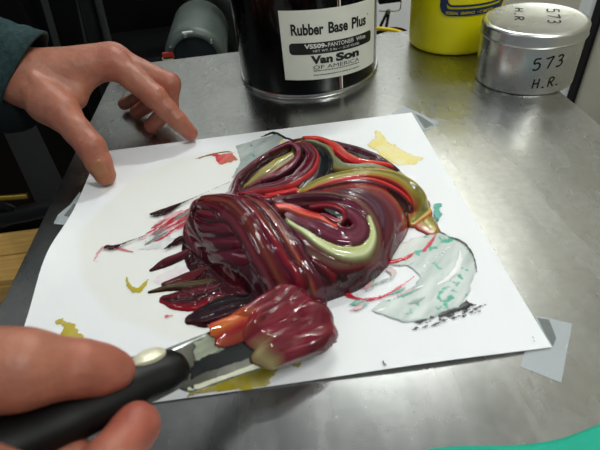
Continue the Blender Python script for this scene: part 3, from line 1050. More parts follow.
def cyltext(g, body, th0, th1, z, h, r, xs=None, bold=0.0, c=(CX, CY), dz=lambda t: 0, slant=0.0):
    v, f = text2d(body, 1.0, bold)
    wdt = v[:, 0].max()
    out = []
    for x, y in v:
        t = th0 + (th1 - th0) * (x / wdt) + slant * y
        out.append(cyl(t, z + y * h + dz(t), r, c))
    return g.add(out, f)


def letters(body, th0, th1, z, h, m, bold=0.0, r=CR - .0001, parent=lab, name='lettering'):
    return cyltext(G(), body, th0, th1, z, h, r, None, bold, dz=tiltz).build(name, m, parent, smooth=False)


letters('Rubber', -105.6, -82.5, .0705, .0105, m_print, .030)
letters('Base', -79.0, -63.6, .0705, .0105, m_print, .030)
letters('Plus', -60.0, -45.0, .0705, .0105, m_print, .030)
letters('\u00ae', -43.6, -41.8, .0790, .0022, m_print)
letters('VS509-', -97.0, -80.5, .0565, .0042, m_pwhite, .035, CR + .0001)
letters('PANTONE\u00ae', -79.8, -58.5, .0565, .0042, m_pwhite, .004, CR + .0001)
letters('White', -56.0, -45.6, .0565, .0042, m_pwhite, .004, CR + .0001)
letters('NET WT. 5 lbs \u2014 (2.25 KILOS)', -91.0, -53.0, .0523, .0023, m_pwhite, .0, CR + .0001)
letters('Van', -93.0, -76.6, .0402, .0078, m_print, .055)
letters('Son', -74.2, -53.0, .0402, .0078, m_print, .055)
letters('OF AMERICA', -91.6, -53.0, .0338, .0040, m_print, .0)
rs2 = random.Random(2)
for z_, h_ in ((.0316, .0009), (.0268, .0010)):
    t = -91.5
    g = G()
    while t < -54:
        d = rs2.uniform(.5, 2.6)
        patch(g, t, min(t + d, -53), z_, z_ + h_, CR - .0001, 2, dz=tiltz)
        t += d + .45
    g.build('fine_print', m_print, lab, smooth=False)
seam = patch(G(), -71.6, -70.7, .005, CH - .006, CR - .0006).build('can_seam', m_rust, can)
patch(G(), -69.9, -68.9, .005, CH - .006, CR - .0006).build('can_seam', m_label, can)

# ------------------------------------------------------------------ yellow tub
BX, BY, BR = 0.4237, 0.4599, 0.0555
m_yel = mat('yellow_plastic', (248, 236, 8), 0.32, noise=0.04, nscale=25, sss=0.25, sss_rad=(1, .8, .1))
m_navy = mat('navy_print', (16, 40, 84), 0.45)
m_yprint = mat('yellow_print', (222, 208, 40), 0.5)
tub = empty('plastic_tub', (BX, BY, 0))
tag(tub, 'bright yellow plastic tub with a navy printed label beside the tin', 'tub')
BH = 0.125
G().lathe([(0, .0008), (BR - .004, .0008), (BR - .001, .003), (BR, .007), (BR + .0012, BH), (BR - .001, BH), (BR - .002, BH - .003), (BR - .004, .006), (0, .006)], 80, (BX, BY, 0)).build('tub_body', m_yel, tub)
G().lathe([(BR + .001, BH - .012), (BR + .0035, BH - .011), (BR + .0035, BH + .001), (BR, BH + .003), (0, BH + .003)], 80, (BX, BY, 0)).build('tub_lid', m_yel, tub)


def band(g, t0, t1, z0, z1, wdt, r, c, rc):
    # ring between two rounded rectangles
    def loop(a0, a1, b0, b1, rr):
        k = math.degrees(1 / r)
        L = []
        for (cx_, cz_, s) in ((a1 - rr * k, b1 - rr, 0), (a0 + rr * k, b1 - rr, 1), (a0 + rr * k, b0 + rr, 2), (a1 - rr * k, b0 + rr, 3)):
            for i in range(7):
                q = (s + i / 6) * math.pi / 2
                L.append((cx_ + rr * k * math.cos(q), cz_ + rr * math.sin(q)))
        out = []
        for i in range(len(L)):
            a, b_ = np.array(L[i]), np.array(L[(i + 1) % len(L)])
            n = max(1, int(abs(a[0] - b_[0]) / 4))
            out += [a + (b_ - a) * j / n for j in range(n)]
        return out
    k = math.degrees(1 / r)
    A = loop(t0, t1, z0, z1, rc)
    B = []
    for p in A:
        cx_ = min(max(p[0], t0 + rc * k), t1 - rc * k)
        cz_ = min(max(p[1], z0 + rc), z1 - rc)
        d = np.array([(p[0] - cx_) / k, p[1] - cz_])
        L = np.linalg.norm(d)
        d2 = d * max(L - wdt, 0) / (L + 1e-9)
        B.append((cx_ + d2[0] * k, cz_ + d2[1]))
    n = len(A)
    v = [cyl(p[0], p[1], r, c) for p in A] + [cyl(p[0], p[1], r, c) for p in B]
    return g.add(v, [(i, (i + 1) % n, n + (i + 1) % n, n + i) for i in range(n)])


tl = band(G(), -130.5, -45, .0485, .108, .0078, BR + .0014, (BX, BY), .012).build('tub_label', m_navy, tub)
band(G(), -124, -51.5, .0585, .099, .0022, BR + .0014, (BX, BY), .008).build('label_line', m_navy, tl)
for body, a0, a1 in (('FEDERAL', -122.5, -108.5), ('GRAPHICS', -106.0, -90.0), ('\u2022 IT SMOOTH', -86.5, -66.0)):
    cyltext(G(), body, a0, a1, .0505, .0030, BR + .0018, None, .01, (BX, BY)).build('lettering', m_yprint, tl, smooth=False)

# ------------------------------------------------------------------ round tin
NX, NY, NR = 0.4600, 0.3366, 0.0505
m_tinb = mat('satin_tin', (218, 219, 214), 0.28, 1.0, noise=0.03, nscale=25, rnoise=.04)
m_marker = mat('black_marker', (14, 14, 18), 0.5)
tin = empty('round_tin', (NX, NY, 0))
tag(tin, 'round silver tin with handwritten 573 H.R. at the right corner of the table', 'tin')
NH = 0.0625
LB = 0.0500
body = G().lathe([(0, .0006), (NR - .003, .0006), (NR - .0012, .0002), (NR, .0014), (NR, LB - .001), (NR - .001, LB + .001)], 96, (NX, NY, 0)).build('tin_body', m_tinb, tin)
lid = G().lathe([(NR - .001, LB - .0005), (NR + .0014, LB - .0008), (NR + .0019, LB + .0004), (NR + .0012, LB + .0014), (NR + .0011, NH - .0035), (NR - .0004, NH - .001), (NR - .0025, NH),
                 (NR - .0045, NH - .0004), (NR - .006, NH - .0011), (0, NH - .0011)], 96, (NX, NY, 0)).build('tin_lid', m_tinb, tin)
GLY = {
    '5': [[(.78, 1.0), (.22, .96), (.16, .58), (.5, .64), (.78, .46), (.72, .14), (.42, 0), (.10, .10)]],
    '7': [[(.08, .92), (.45, .96), (.86, 1.0), (.66, .6), (.46, .0)]],
    '3': [[(.14, .92), (.5, 1.0), (.78, .84), (.62, .6), (.38, .53), (.66, .5), (.82, .26), (.56, .02), (.14, .06)]],
    'H': [[(.16, 1.0), (.12, .0)], [(.78, 1.0), (.74, .0)], [(.14, .48), (.76, .54)]],
    'R': [[(.2, 1.0), (.16, .0)], [(.2, .96), (.62, 1.0), (.8, .78), (.58, .54), (.2, .5)], [(.4, .5), (.86, .0)]],
    '.': [[(.34, -.04), (.34, .13)]],
}


def hand(g, txt, x0, w_, h, mapf, pen=0.0011, slope=0.0):
    """handwriting: pen strokes laid on a surface by mapf(x, y) -> point, normal"""
    x = x0
    for ch in txt:
        ww = w_ * (0.55 if ch == '.' else 1)
        for st in GLY.get(ch, []):
            pts = catmull([(a, b_) for a, b_ in st], 6) if len(st) > 2 else np.linspace(st[0], st[1], 5)
            xy = [(x + a * ww * .8, b_ * h + slope * (x + a * ww - x0)) for a, b_ in pts]
            L, Rr = [], []
            for i in range(len(xy)):
                a = np.array(xy[max(i - 1, 0)])
                b_ = np.array(xy[min(i + 1, len(xy) - 1)])
                t = (b_ - a) / (np.linalg.norm(b_ - a) + 1e-9)
                nrm = np.array([-t[1], t[0]]) * pen * (1.5 if ch == '.' else 1) / 2
                L.append(mapf(*(np.array(xy[i]) + nrm)))
                Rr.append(mapf(*(np.array(xy[i]) - nrm)))
            n = len(L)
            g.add(L + Rr, [(i, i + 1, n + i + 1, n + i) for i in range(n - 1)])
        x += ww
    return g


def onside(x, y):
    a = math.radians(-112.0) + x / NR
    r = NR + .0002
    return (NX + r * math.cos(a), NY + r * math.sin(a), y)


def onlid(x, y):  # text runs towards the viewer, its lines stack to the left
    return (y, x, NH - .0008)


hand(G(), '573', 0, .0108, .0115, lambda x, y: onside(x, y + .0275), .0017, .10).build('handwriting', m_marker, body, smooth=False)
hand(G(), 'H.R.', .004, .0095, .0100, lambda x, y: onside(x, y + .0085), .0016, .04).build('handwriting', m_marker, body, smooth=False)
def onlid(o_px, a_px, b_px):
    O = Z(*o_px, NH)
    u_ = (Z(*b_px, NH) - Z(*a_px, NH))[:2]
    u_ /= np.linalg.norm(u_)
    v_ = np.array([-u_[1], u_[0]])
    return lambda x, y: (*(O[:2] + u_ * x + v_ * y), NH - .0008)


hand(G(), '573', -.001, .0165, .0115, onlid((547, 8), (553, 8), (555, 25)), .0017).build('handwriting', m_marker, lid, smooth=False)
hand(G(), 'H.R', 0, .0165, .0085, onlid((515, 7), (518, 7), (518, 22)), .0017).build('handwriting', m_marker, lid, smooth=False)

# ------------------------------------------------------------------ teal cloth on the near edge
m_teal = mat('teal_cloth', (16, 168, 140), 0.75, noise=0.08, nscale=40, bump=.3, bscale=700)
n1, n2 = 70, 26
xs = np.linspace(0.195, 0.43, n1)
vv, uu = np.meshgrid(np.linspace(0, 1, n2), xs)
edge = -0.0475 + 0.0022 * np.sin(xs * 60) + 0.012 * np.clip((xs - .30) / .05, 0, 2) * .3
yy = edge[:, None] - vv * 0.062
zz = 0.0012 + 0.0035 * np.clip(vv * 5, 0, 1) * (0.6 + 0.4 * np.sin(uu * 70 + vv * 3)) + 0.003 * fbm(uu * 25, yy * 25, 3) * np.clip(vv * 4, 0, 1)
zz = np.maximum(zz, .0012)
tp = np.stack([uu, yy, zz], -1).reshape(-1, 3)
ids = np.arange(n1 * n2).reshape(n1, n2)
q = np.stack([ids[:-1, :-1], ids[:-1, 1:], ids[1:, 1:], ids[1:, :-1]], -1).reshape(-1, 4)
cl = mesh_obj('cloth', tp, q, m_teal, sharp=60)
md = cl.modifiers.new('thickness', 'SOLIDIFY')
md.thickness = 0.0010
md.offset = -1
tag(cl, 'teal cloth lying along the near right edge of the table', 'cloth')


# ------------------------------------------------------------------ solid skin from blended round cones
def surface_nets(val, org, h):
    nx_, ny_, nz_ = val.shape
    ins = val < 0
    corner = [(i, j, k) for i in (0, 1) for j in (0, 1) for k in (0, 1)]
    cnt = np.zeros((nx_ - 1, ny_ - 1, nz_ - 1), int)
    for c in corner:
        cnt += ins[c[0]:nx_ - 1 + c[0], c[1]:ny_ - 1 + c[1], c[2]:nz_ - 1 + c[2]]
    act = (cnt > 0) & (cnt < 8)
    I = np.argwhere(act)
    acc = np.zeros((len(I), 3))
    num = np.zeros(len(I))
    edges = [(a, b_) for a in corner for b_ in corner if sum(abs(np.subtract(a, b_))) == 1 and a < b_]
    for a, b_ in edges:
        va = val[I[:, 0] + a[0], I[:, 1] + a[1], I[:, 2] + a[2]]
        vb = val[I[:, 0] + b_[0], I[:, 1] + b_[1], I[:, 2] + b_[2]]
        k = (va < 0) != (vb < 0)
        t = np.where(k, va / np.where(np.abs(va - vb) < 1e-12, 1, va - vb), 0)
        p = np.array(a) + t[:, None] * (np.array(b_) - np.array(a))
        acc += np.where(k[:, None], p, 0)
        num += k
    V = org + h * (I + acc / num[:, None])
    ID = -np.ones(act.shape, int)
    ID[act] = np.arange(len(I))
    F = []
    for ax in range(3):
        o1, o2 = [(1, 2), (2, 0), (0, 1)][ax]
        sh = [slice(1, -1)] * 3
        sh[ax] = slice(0, -1)
        lo = ins[tuple(sh)]
        sh2 = list(sh)
        sh2[ax] = slice(1, None)
        hi = ins[tuple(sh2)]
        E = np.argwhere(lo != hi)
        base = E.copy()
        base[:, o1] += 1
        base[:, o2] += 1
        flip = lo[E[:, 0], E[:, 1], E[:, 2]]
        def g4(d1, d2):
            b2 = base.copy()
            b2[:, o1] -= d1
            b2[:, o2] -= d2
            return ID[b2[:, 0], b2[:, 1], b2[:, 2]]
        qd = np.stack([g4(1, 1), g4(0, 1), g4(0, 0), g4(1, 0)], -1)
        F.append(np.where(flip[:, None], qd, qd[:, ::-1]))
    return V, np.vstack(F)


def cone(P, a, b_, ra, rb):
    a = np.asarray(a)
    b_ = np.asarray(b_)
    e = b_ - a
    t = np.clip(((P - a) @ e) / (e @ e + 1e-12), 0, 1)
    d = np.linalg.norm(P - a - t[..., None] * e, axis=-1)
    return d - (ra + (rb - ra) * t)


def smin(a, b_, k):
    h = np.clip(0.5 + 0.5 * (b_ - a) / k, 0, 1)
    return b_ * (1 - h) + a * h - k * h * (1 - h)


def skin_mesh(fingers, palm, h=0.0015, kp=0.010, kf=0.0035, extra=None, kj=0.008):
    pts = np.array([p[0] for c in fingers + palm for p in c])
    lo = pts.min(0) - 0.035
    hi = pts.max(0) + 0.035
    n = np.ceil((hi - lo) / h).astype(int) + 1
    ax = [lo[i] + h * np.arange(n[i]) for i in range(3)]
    P = np.stack(np.meshgrid(*ax, indexing='ij'), -1)

    def chain(c, k):
        v = None
        for i in range(len(c) - 1):
            d = cone(P, c[i][0], c[i + 1][0], c[i][1], c[i + 1][1])
            v = d if v is None else smin(v, d, k)
        return v
    F = None
    for c in fingers:
        d = chain(c, kf)
        F = d if F is None else smin(F, d, 0.0012)
    B = None
    for c in palm:
        d = chain(c, kp)
        B = d if B is None else smin(B, d, kp)
    v = smin(F, B, kj)
    if extra is not None:
        v = extra(P, v)
    V, Q = surface_nets(v, lo, h)
    # relax
    E = np.vstack([Q[:, [0, 1]], Q[:, [1, 2]], Q[:, [2, 3]], Q[:, [3, 0]]])
    for _ in range(2):
        s = np.zeros_like(V)
        c = np.zeros(len(V))
        np.add.at(s, E[:, 0], V[E[:, 1]])
        np.add.at(s, E[:, 1], V[E[:, 0]])
        np.add.at(c, E[:, 0], 1)
        np.add.at(c, E[:, 1], 1)
        V = V * 0.5 + 0.5 * s / c[:, None]
    return V, Q


m_skin = mat('skin', attr=True, rough=0.46, spec=0.45, sss=0.12, sss_rad=(1, .35, .2), bump=0.55, bscale=240, noise=0.14, nscale=90)
m_nail = mat('fingernail', (176, 128, 104), 0.35, spec=0.5)
m_nail_stained = mat('stained_fingernail', (160, 108, 76), 0.4, spec=0.5)
SK = linA((168, 108, 86))
SKR = linA((160, 64, 56))


def skin_cols(V, reds, stain=()):
    c = np.tile(SK, (len(V), 1))
    n = fbm(V[:, 0] * 70 + V[:, 2] * 40, V[:, 1] * 70, 3)
    c = c * (1 + 0.12 * n[:, None])
    for p, r, s in reds:
        k = (s * np.exp(-np.sum((V - np.asarray(p)) ** 2, 1) / r ** 2))[:, None]
        c = c * (1 - k) + SKR * k
    for p, r, s, colr in stain:
        k = (s * np.exp(-np.sum((V - np.asarray(p)) ** 2, 1) / r ** 2))[:, None]
        c = c * (1 - k) + linA(colr) * k
    return np.clip(c, 0, 1)


def nail(tip, back, normal, w_, l_, m, parent, rise=0.0):
    """a curved nail plate: centre near tip, long axis from back to tip"""
    tip = np.asarray(tip, float)
    ax = tip - np.asarray(back, float)
    ax /= np.linalg.norm(ax)
    nr = np.asarray(normal, float)
    nr -= ax * (nr @ ax)
    nr /= np.linalg.norm(nr)
    sd_ = np.cross(nr, ax)
    v = []
    n = 10
    for i in range(n + 1):
        for j in range(n + 1):
            a = (i / n - .5) * 2
            b_ = (j / n - .5) * 2
            ra = math.sqrt(max(1 - 0.30 * b_ ** 4 - (0.2 if b_ < 0 else 0.05) * b_ ** 2, 0.05))
            x = a * w_ / 2 * ra
            y = b_ * l_ / 2
            z = -(x / (w_ * .62)) ** 2 * w_ * .27 - max(b_, 0) ** 2 * l_ * .08
            v.append(tip + sd_ * x + ax * y + nr * (z + rise))
    f = [(i * (n + 1) + j, (i + 1) * (n + 1) + j, (i + 1) * (n + 1) + j + 1, i * (n + 1) + j + 1) for i in range(n) for j in range(n)]
    o = mesh_obj('fingernail', v, f, m, parent)
    md = o.modifiers.new('thickness', 'SOLIDIFY')
    md.thickness = 0.0006
    return o


# --- left hand holding the paper
iM, iP, iD, iT = Z(113, 63, .076), Z(155, 97, .048), Z(177, 120, .0265), Z(190, 133, .0110)
mM = iM + [-.004, .020, -.003]
mP, mD, mT = Z(169, 84, .050), Z(169, 108, .027), Z(152, 126, .0100)
rM = iM + [-.012, .037, -.011]
rP, rD, rT = Z(160, 82, .042), Z(156, 100, .022), Z(137, 112, .0095)
pM = iM + [-.022, .050, -.022]
pP, pD, pT = Z(142, 82, .034), Z(140, 98, .018), Z(124, 104, .0085)
tT, tI, tM, tC = Z(105, 175, .0110), Z(91, 147, .0345), Z(62, 113, .058), Z(36, 94, .068)
WR = Z(22, 78, .078)
WR2 = WR + [0.004, .030, -.010]
EL = Z(-75, 52, .100)
fing = [
    [(iM, .0128), (iP * .5 + iM * .5 + [0, 0, .001], .0116), (iP, .0112), (iP * .5 + iD * .5, .0094), (iD, .0090), (iT, .0078)],
    [(mM, .0125), (mP, .0112), (mD, .0094), (mT, .0080)],
    [(rM, .0118), (rP, .0105), (rD, .0088), (rT, .0076)],
    [(pM, .0105), (pP, .0092), (pD, .0078), (pT, .0068)],
    [(tC, .0150), (tM, .0142), (tM * .45 + tI * .55, .0122), (tI, .0124), (tI * .45 + tT * .55, .0112), (tT, .0096)],
]
palm = [
    [(WR, .024), (iM, .0145)], [(WR + [.002, .008, -.002], .022), (mM, .0145)], [(WR2, .020), (rM, .0135)], [(WR2, .020), (pM, .013)],
    [(WR + [.012, -.002, -.008], .021), (tC * .5 + tM * .5, .0165), (tM, .0135)],
    [(tM * .6 + iM * .4 + [-.012, .006, -.006], .012), (iM * .6 + WR * .4 + [0, 0, -.006], .014)],
    [(WR, .0245), (EL, .029)], [(WR2, .020), (EL + [0, .02, 0], .028)],
]


def lh_extra(P, v):
    # tendon ridges and knuckle bones on the back of the hand
    for a, b_, r in ((WR * .8 + iM * .2, iM, .0030), (WR2 * .7 + mM * .3, mM, .0030), (WR * .5 + tM * .5, tM, .0030)):
        v = smin(v, cone(P, np.asarray(a) + [0, 0, .0175 if r else 0], np.asarray(b_) + [0, 0, .0118], r, r), .006)
    # creases over the finger joints
    for j, pr, nx_, r in ((iP, iM, iD, .0112), (iD, iP, iT, .0090), (tI, tM, tT, .0124)):
        t = np.asarray(nx_) - np.asarray(pr)
        t = t / np.linalg.norm(t)
        for o_ in (-.0022, .0022):
            q_ = np.abs((P - np.asarray(j) - t * o_) @ t)
            k = np.linalg.norm(P - np.asarray(j), axis=-1) < r * 1.5
            v = v + np.where(k, .00045 * np.exp(-(q_ / .0009) ** 2), 0)
    return v


V, Q = skin_mesh(fing, palm, 0.0014, extra=lh_extra)
hl = empty('person', WR)
tag(hl, 'hand in a dark green sleeve pressing down the far left corner of the paper', 'person')
V2 = V - WR
o = mesh_obj('hand', V, Q, m_skin, hl, True,
             cols=skin_cols(V, [(iM, .014, .85), (iP, .011, .55), (iD, .008, .5), (iT, .010, .6), (mP, .012, .5), (tI, .012, .6), (tM, .015, .4), (mT, .01, .5), (rT, .01, .5), (tT, .012, .3)],
                            [(tT + [0, -.006, 0], .008, .7, (150, 92, 40))]))
nt_ax = (tT - tI)
cv = CAM_P - tT
nn = np.array([.0, -.74, .65])
nn = nn / np.linalg.norm(nn)
nail(tT + (tI - tT) * .14 + nn * .0112, tI + nn * .0158, nn, .0125, .0150, m_nail_stained, hl)
nail(iT + (iD - iT) * .02 + np.array([.0045, .003, .0058]), iD + np.array([.0045, .003, .0058]), np.array([.55, .35, .7]), .0095, .0110, m_nail, hl)

# sleeve
m_fleece = mat('green_fleece', (44, 62, 64), 0.95, noise=0.3, nscale=220, bump=0.7, bscale=500, spec=.15)
m_cuff = mat('dark_cuff', (20, 26, 30), 0.9, noise=0.2, nscale=180, bump=0.5, bscale=500, spec=.15)


def sleeve(path, rads, name, m, parent, seed=0, thick=.003, fold=.003, n=48, ell=1.0, tilt=0.0):
    path = catmull([np.asarray(p) for p in path], 10)
    rr = np.interp(np.linspace(0, 1, len(path)), np.linspace(0, 1, len(rads)), rads)
    tg = np.gradient(path, axis=0)
    v = []
    for i in range(len(path)):
        t = tg[i] / np.linalg.norm(tg[i])
        a = np.cross((0, 0, 1), t)
        a /= np.linalg.norm(a)
        b_ = np.cross(t, a)
        for k in range(n):
            q = 2 * math.pi * k / n
            s = i / len(path)
            f = 1 + fold / rr[i] * (vnoise(s * 9 + math.sin(q) * 1.2, math.cos(q) * 2.0 + 5, seed) + .5 * vnoise(s * 22 + math.cos(q) * 2, math.sin(q) * 3 + 9, seed + 2)) * min(1, i / 4)
            v.append(path[i] + (a * math.cos(q) + b_ * math.sin(q) * ell) * rr[i] * f - t * tilt * math.sin(q) * max(0, 1 - s * 3))
    f_ = [(i * n + k, i * n + (k + 1) % n, (i + 1) * n + (k + 1) % n, (i + 1) * n + k) for i in range(len(path) - 1) for k in range(n)]
    o = mesh_obj(name, v, f_, m, parent)
    md = o.modifiers.new('thickness', 'SOLIDIFY')
    md.thickness = thick
    md.offset = -1
    return o


c0 = Z(26, 73, .078)
c1 = Z(-12, 67, .086)
c2 = Z(-75, 52, .100)
c3 = Z(-170, 40, .130)
sl = sleeve([c0, c1, c2, c3], [.0400, .047, .055, .063], 'sleeve', m_fleece, hl, 3, tilt=.020)
sl['label'] = 'dark green fleece sleeve'
cf = sleeve([Z(30, 100, .050), Z(10, 104, .055), Z(-40, 96, .066)], [.020, .026, .032], 'cuff', m_cuff, hl, 5, fold=.002)
cf['label'] = 'loose dark cuff hanging under the wrist'

# ------------------------------------------------------------------ putty knife
m_black = mat('black_handle_plastic', (8, 8, 9), 0.4, spec=.25, noise=.15, nscale=60)
m_blade = mat('blade_steel', (150, 152, 150), 0.22, 1.0, noise=.12, nscale=60, rnoise=.08)
m_pale_oval = mat('pale_oval', (214, 210, 184), 0.35, 0.2)
B0 = Z(172, 369, .048)
knife = empty('putty_knife', B0)
tag(knife, 'putty knife with black handle and ink covered steel blade in the near hand', 'knife')
# blade: stations from root to tip, each with far edge and near edge
ST = [((160, 352), (176, 386), .050, .046), ((186, 341), (192, 392), .046, .038), ((206, 333), (214, 385), .041, .030), ((240, 319), (250, 372), .033, .022), ((268, 302), (296, 357), .026, .015),
      ((284, 290), (337, 342), .021, .0105)]
SS = catmull([np.r_[Z(*a, za), Z(*b_, zb)] for a, b_, za, zb in ST], 8)
g = G()
nw = 8
tv, fv = [], []
for s in SS:
    for j in range(nw + 1):
        p = s[:3] + (s[3:] - s[:3]) * j / nw
        tv.append(p)
for i in range(len(SS) - 1):
    for j in range(nw):
        fv.append((i * (nw + 1) + j, i * (nw + 1) + j + 1, (i + 1) * (nw + 1) + j + 1, (i + 1) * (nw + 1) + j))
bl = G().add(tv, fv).build('blade', m_blade, knife)
md = bl.modifiers.new('thickness', 'SOLIDIFY')
md.thickness = .0014
md.offset = 0

# ink riding on the blade
UU, VV = np.meshgrid(np.linspace(0.42, 1.06, 90), np.linspace(-0.06, 1.05, 70), indexing='ij')
ii = np.clip(UU, 0, 1) * (len(SS) - 1)
i0 = np.clip(ii.astype(int), 0, len(SS) - 2)
fr = (ii - i0)[..., None]
A = SS[i0] * (1 - fr) + SS[i0 + 1] * fr
dirv = (SS[-1] - SS[-4])
dirv = dirv / np.linalg.norm(dirv[:3])
A = A + np.maximum(UU - 1, 0)[..., None] * dirv * 0.10
Pb = A[..., :3] + (A[..., 3:] - A[..., :3]) * VV[..., None]
nb = np.cross(SS[-1][:3] - SS[0][:3], SS[-1][3:] - SS[-1][:3])
nb /= np.linalg.norm(nb)
if nb[2] < 0:
    nb = -nb
front = 0.60 + 0.16 * (VV - .35) + 0.06 * vnoise(VV * 6, UU * 0 + 2, 3)
cov = np.clip((UU - front) / .06, 0, 1)
cov2 = np.clip((UU - front + .14) / .10, 0, 1) * (np.exp(-((VV - .12) / .16) ** 2))
edge_ = np.clip((1.06 - .10 * np.abs(VV * 2 - 1) ** 4 + .03 * vnoise(VV * 5, UU * 0, 7) - UU) / .07, 0, 1) ** .5 * np.clip((VV + .06) / .06, 0, 1) ** .5 * np.clip((1.05 - VV) / .06, 0, 1) ** .5
hh = (0.0085 * np.maximum(cov, .55 * cov2) ** .6 * edge_) * (0.8 + .35 * fbm(UU * 5, VV * 4, 8)) + .0004 * vnoise(UU * 8, VV * 20, 4) * cov
cc = np.zeros(UU.shape + (3,))
k1 = np.clip(.4 + .7 * fbm(UU * 6 + 3, VV * 8 + UU * 6, 6), 0, 1)[..., None]
cc = linA((92, 18, 34)) * (1 - k1) + linA((132, 40, 56)) * k1
k2 = (np.clip(vnoise(UU * 4, VV * 12, 9) * 2 - 1.2, 0, 1))[..., None]
cc = cc * (1 - k2) + linA((96, 70, 60)) * k2
k3 = np.clip(1 - (UU - front) / .10, 0, 1)[..., None] * np.clip(1 - VV * 2.2, 0, 1)[..., None]
c4 = linA((206, 110, 40)) * np.clip(np.sin(VV * 22) * .5 + .5, 0, 1)[..., None] + linA((180, 36, 40)) * np.clip(.5 - np.sin(VV * 22) * .5, 0, 1)[..., None]
cc = cc * (1 - k3) + c4 * k3
k4 = (np.clip(1 - np.abs(UU - front - .02) / .05, 0, 1) * np.clip((VV - .45) * 3, 0, 1))[..., None]
cc = cc * (1 - k4 * .8) + linA((168, 160, 110)) * k4 * .8
Pt = Pb + nb * (hh[..., None] + .0006)
keep = (np.maximum(cov, cov2) * edge_ > .02)
ids = np.arange(UU.size).reshape(UU.shape)
qq = (keep[:-1, :-1] | keep[1:, :-1] | keep[1:, 1:] | keep[:-1, 1:]).ravel()
F = np.stack([ids[:-1, :-1], ids[1:, :-1], ids[1:, 1:], ids[:-1, 1:]], -1).reshape(-1, 4)[qq]
us, inv = np.unique(F.ravel(), return_inverse=True)
bi = mesh_obj('ink_coating', Pt.reshape(-1, 3)[us], inv.reshape(-1, 4), m_ink, knife, True, cols=cc.reshape(-1, 3)[us])
bi['label'] = 'maroon and orange ink covering the end of the blade'
md = bi.modifiers.new('thickness', 'SOLIDIFY')
md.thickness = .002
md.offset = -1 if True else 1

# dried and wet films on the bare steel, plus a bevel reflection painted cream
def film(u0, u1, v0, v1, col_, name, lab_, seed_, h_=.0003):
    U, V_ = np.meshgrid(np.linspace(u0, u1, 50), np.linspace(v0, v1, 40), indexing='ij')
    ii_ = np.clip(U, 0, 1) * (len(SS) - 1)
    j0 = np.clip(ii_.astype(int), 0, len(SS) - 2)
    f_ = (ii_ - j0)[..., None]
    A_ = SS[j0] * (1 - f_) + SS[j0 + 1] * f_
    P_ = A_[..., :3] + (A_[..., 3:] - A_[..., :3]) * V_[..., None]
    a = np.abs((U - (u0 + u1) / 2) / (u1 - u0) * 2)
    b2 = np.abs((V_ - (v0 + v1) / 2) / (v1 - v0) * 2)
    kp_ = 1 - np.maximum(a, b2) ** 2 + .5 * fbm(U * 12, V_ * 9, seed_) > .35
    P_ = P_ + nb * (.0009 + h_)
    id_ = np.arange(U.size).reshape(U.shape)
    q_ = (kp_[:-1, :-1] & kp_[1:, :-1] & kp_[1:, 1:] & kp_[:-1, 1:]).ravel()
    F_ = np.stack([id_[:-1, :-1], id_[1:, :-1], id_[1:, 1:], id_[:-1, 1:]], -1).reshape(-1, 4)[q_]
    us_, iv_ = np.unique(F_.ravel(), return_inverse=True)
    c_ = linA(col_) * (1 + .25 * fbm(U * 10, V_ * 12, seed_ + 3)[..., None])
    o_ = mesh_obj(name, P_.reshape(-1, 3)[us_], iv_.reshape(-1, 4), m_ink_thin, knife, True, cols=c_.reshape(-1, 3)[us_])
    o_['label'] = lab_


film(.22, .62, .05, .50, (150, 156, 138), 'ink_or_reflection_film', 'pale grey green film on the blade', 3)
film(.20, .66, .42, .80, (26, 32, 34), 'ink_or_reflection_film', 'black ink stain on the blade', 5, .0005)
film(.12, .72, .89, 1.01, (206, 206, 184), 'ink_or_reflection_film', 'cream line painted as reflected paper along the near edge of the blade', 7, .0004)

HB = [Z(184, 363, .0465), Z(165, 371, .050), Z(140, 380, .054), Z(100, 398, .060), Z(50, 420, .067), Z(0, 442, .074), Z(-70, 474, .082)]
hp = catmull(HB, 8)
hr = np.interp(np.linspace(0, 1, len(hp)), [0, .06, .14, .30, .6, .85, .97, 1], [.0060, .0098, .0112, .0124, .0142, .0142, .0110, .003])
G().tube(hp, hr, 28, ell=.72).build('handle', m_black, knife)
rc_ = Z(149, 357, .0605)
tv = []
g = G()
ax = (hp[0] - hp[-1]) / np.linalg.norm(hp[0] - hp[-1])
sdv = np.cross((0, 0, 1), ax)
sdv /= np.linalg.norm(sdv)
upv = np.cross(ax, sdv)
for r_, z_ in ((1.0, -.002), (1.0, .0006), (.86, .0016), (.4, .0021), (0.01, .0022)):
    for k in range(28):
        q_ = 2 * math.pi * k / 28
        tv.append(rc_ + ax * math.cos(q_) * .0082 * r_ + sdv * math.sin(q_) * .0042 * r_ + upv * z_)
g.add(tv, [(j * 28 + k, j * 28 + (k + 1) % 28, (j + 1) * 28 + (k + 1) % 28, (j + 1) * 28 + k) for j in range(4) for k in range(28)])
rv = g.build('handle_oval', m_pale_oval, knife)  # pale raised oval near the front end of the handle
rv['label'] = 'pale raised oval at the front of the handle'

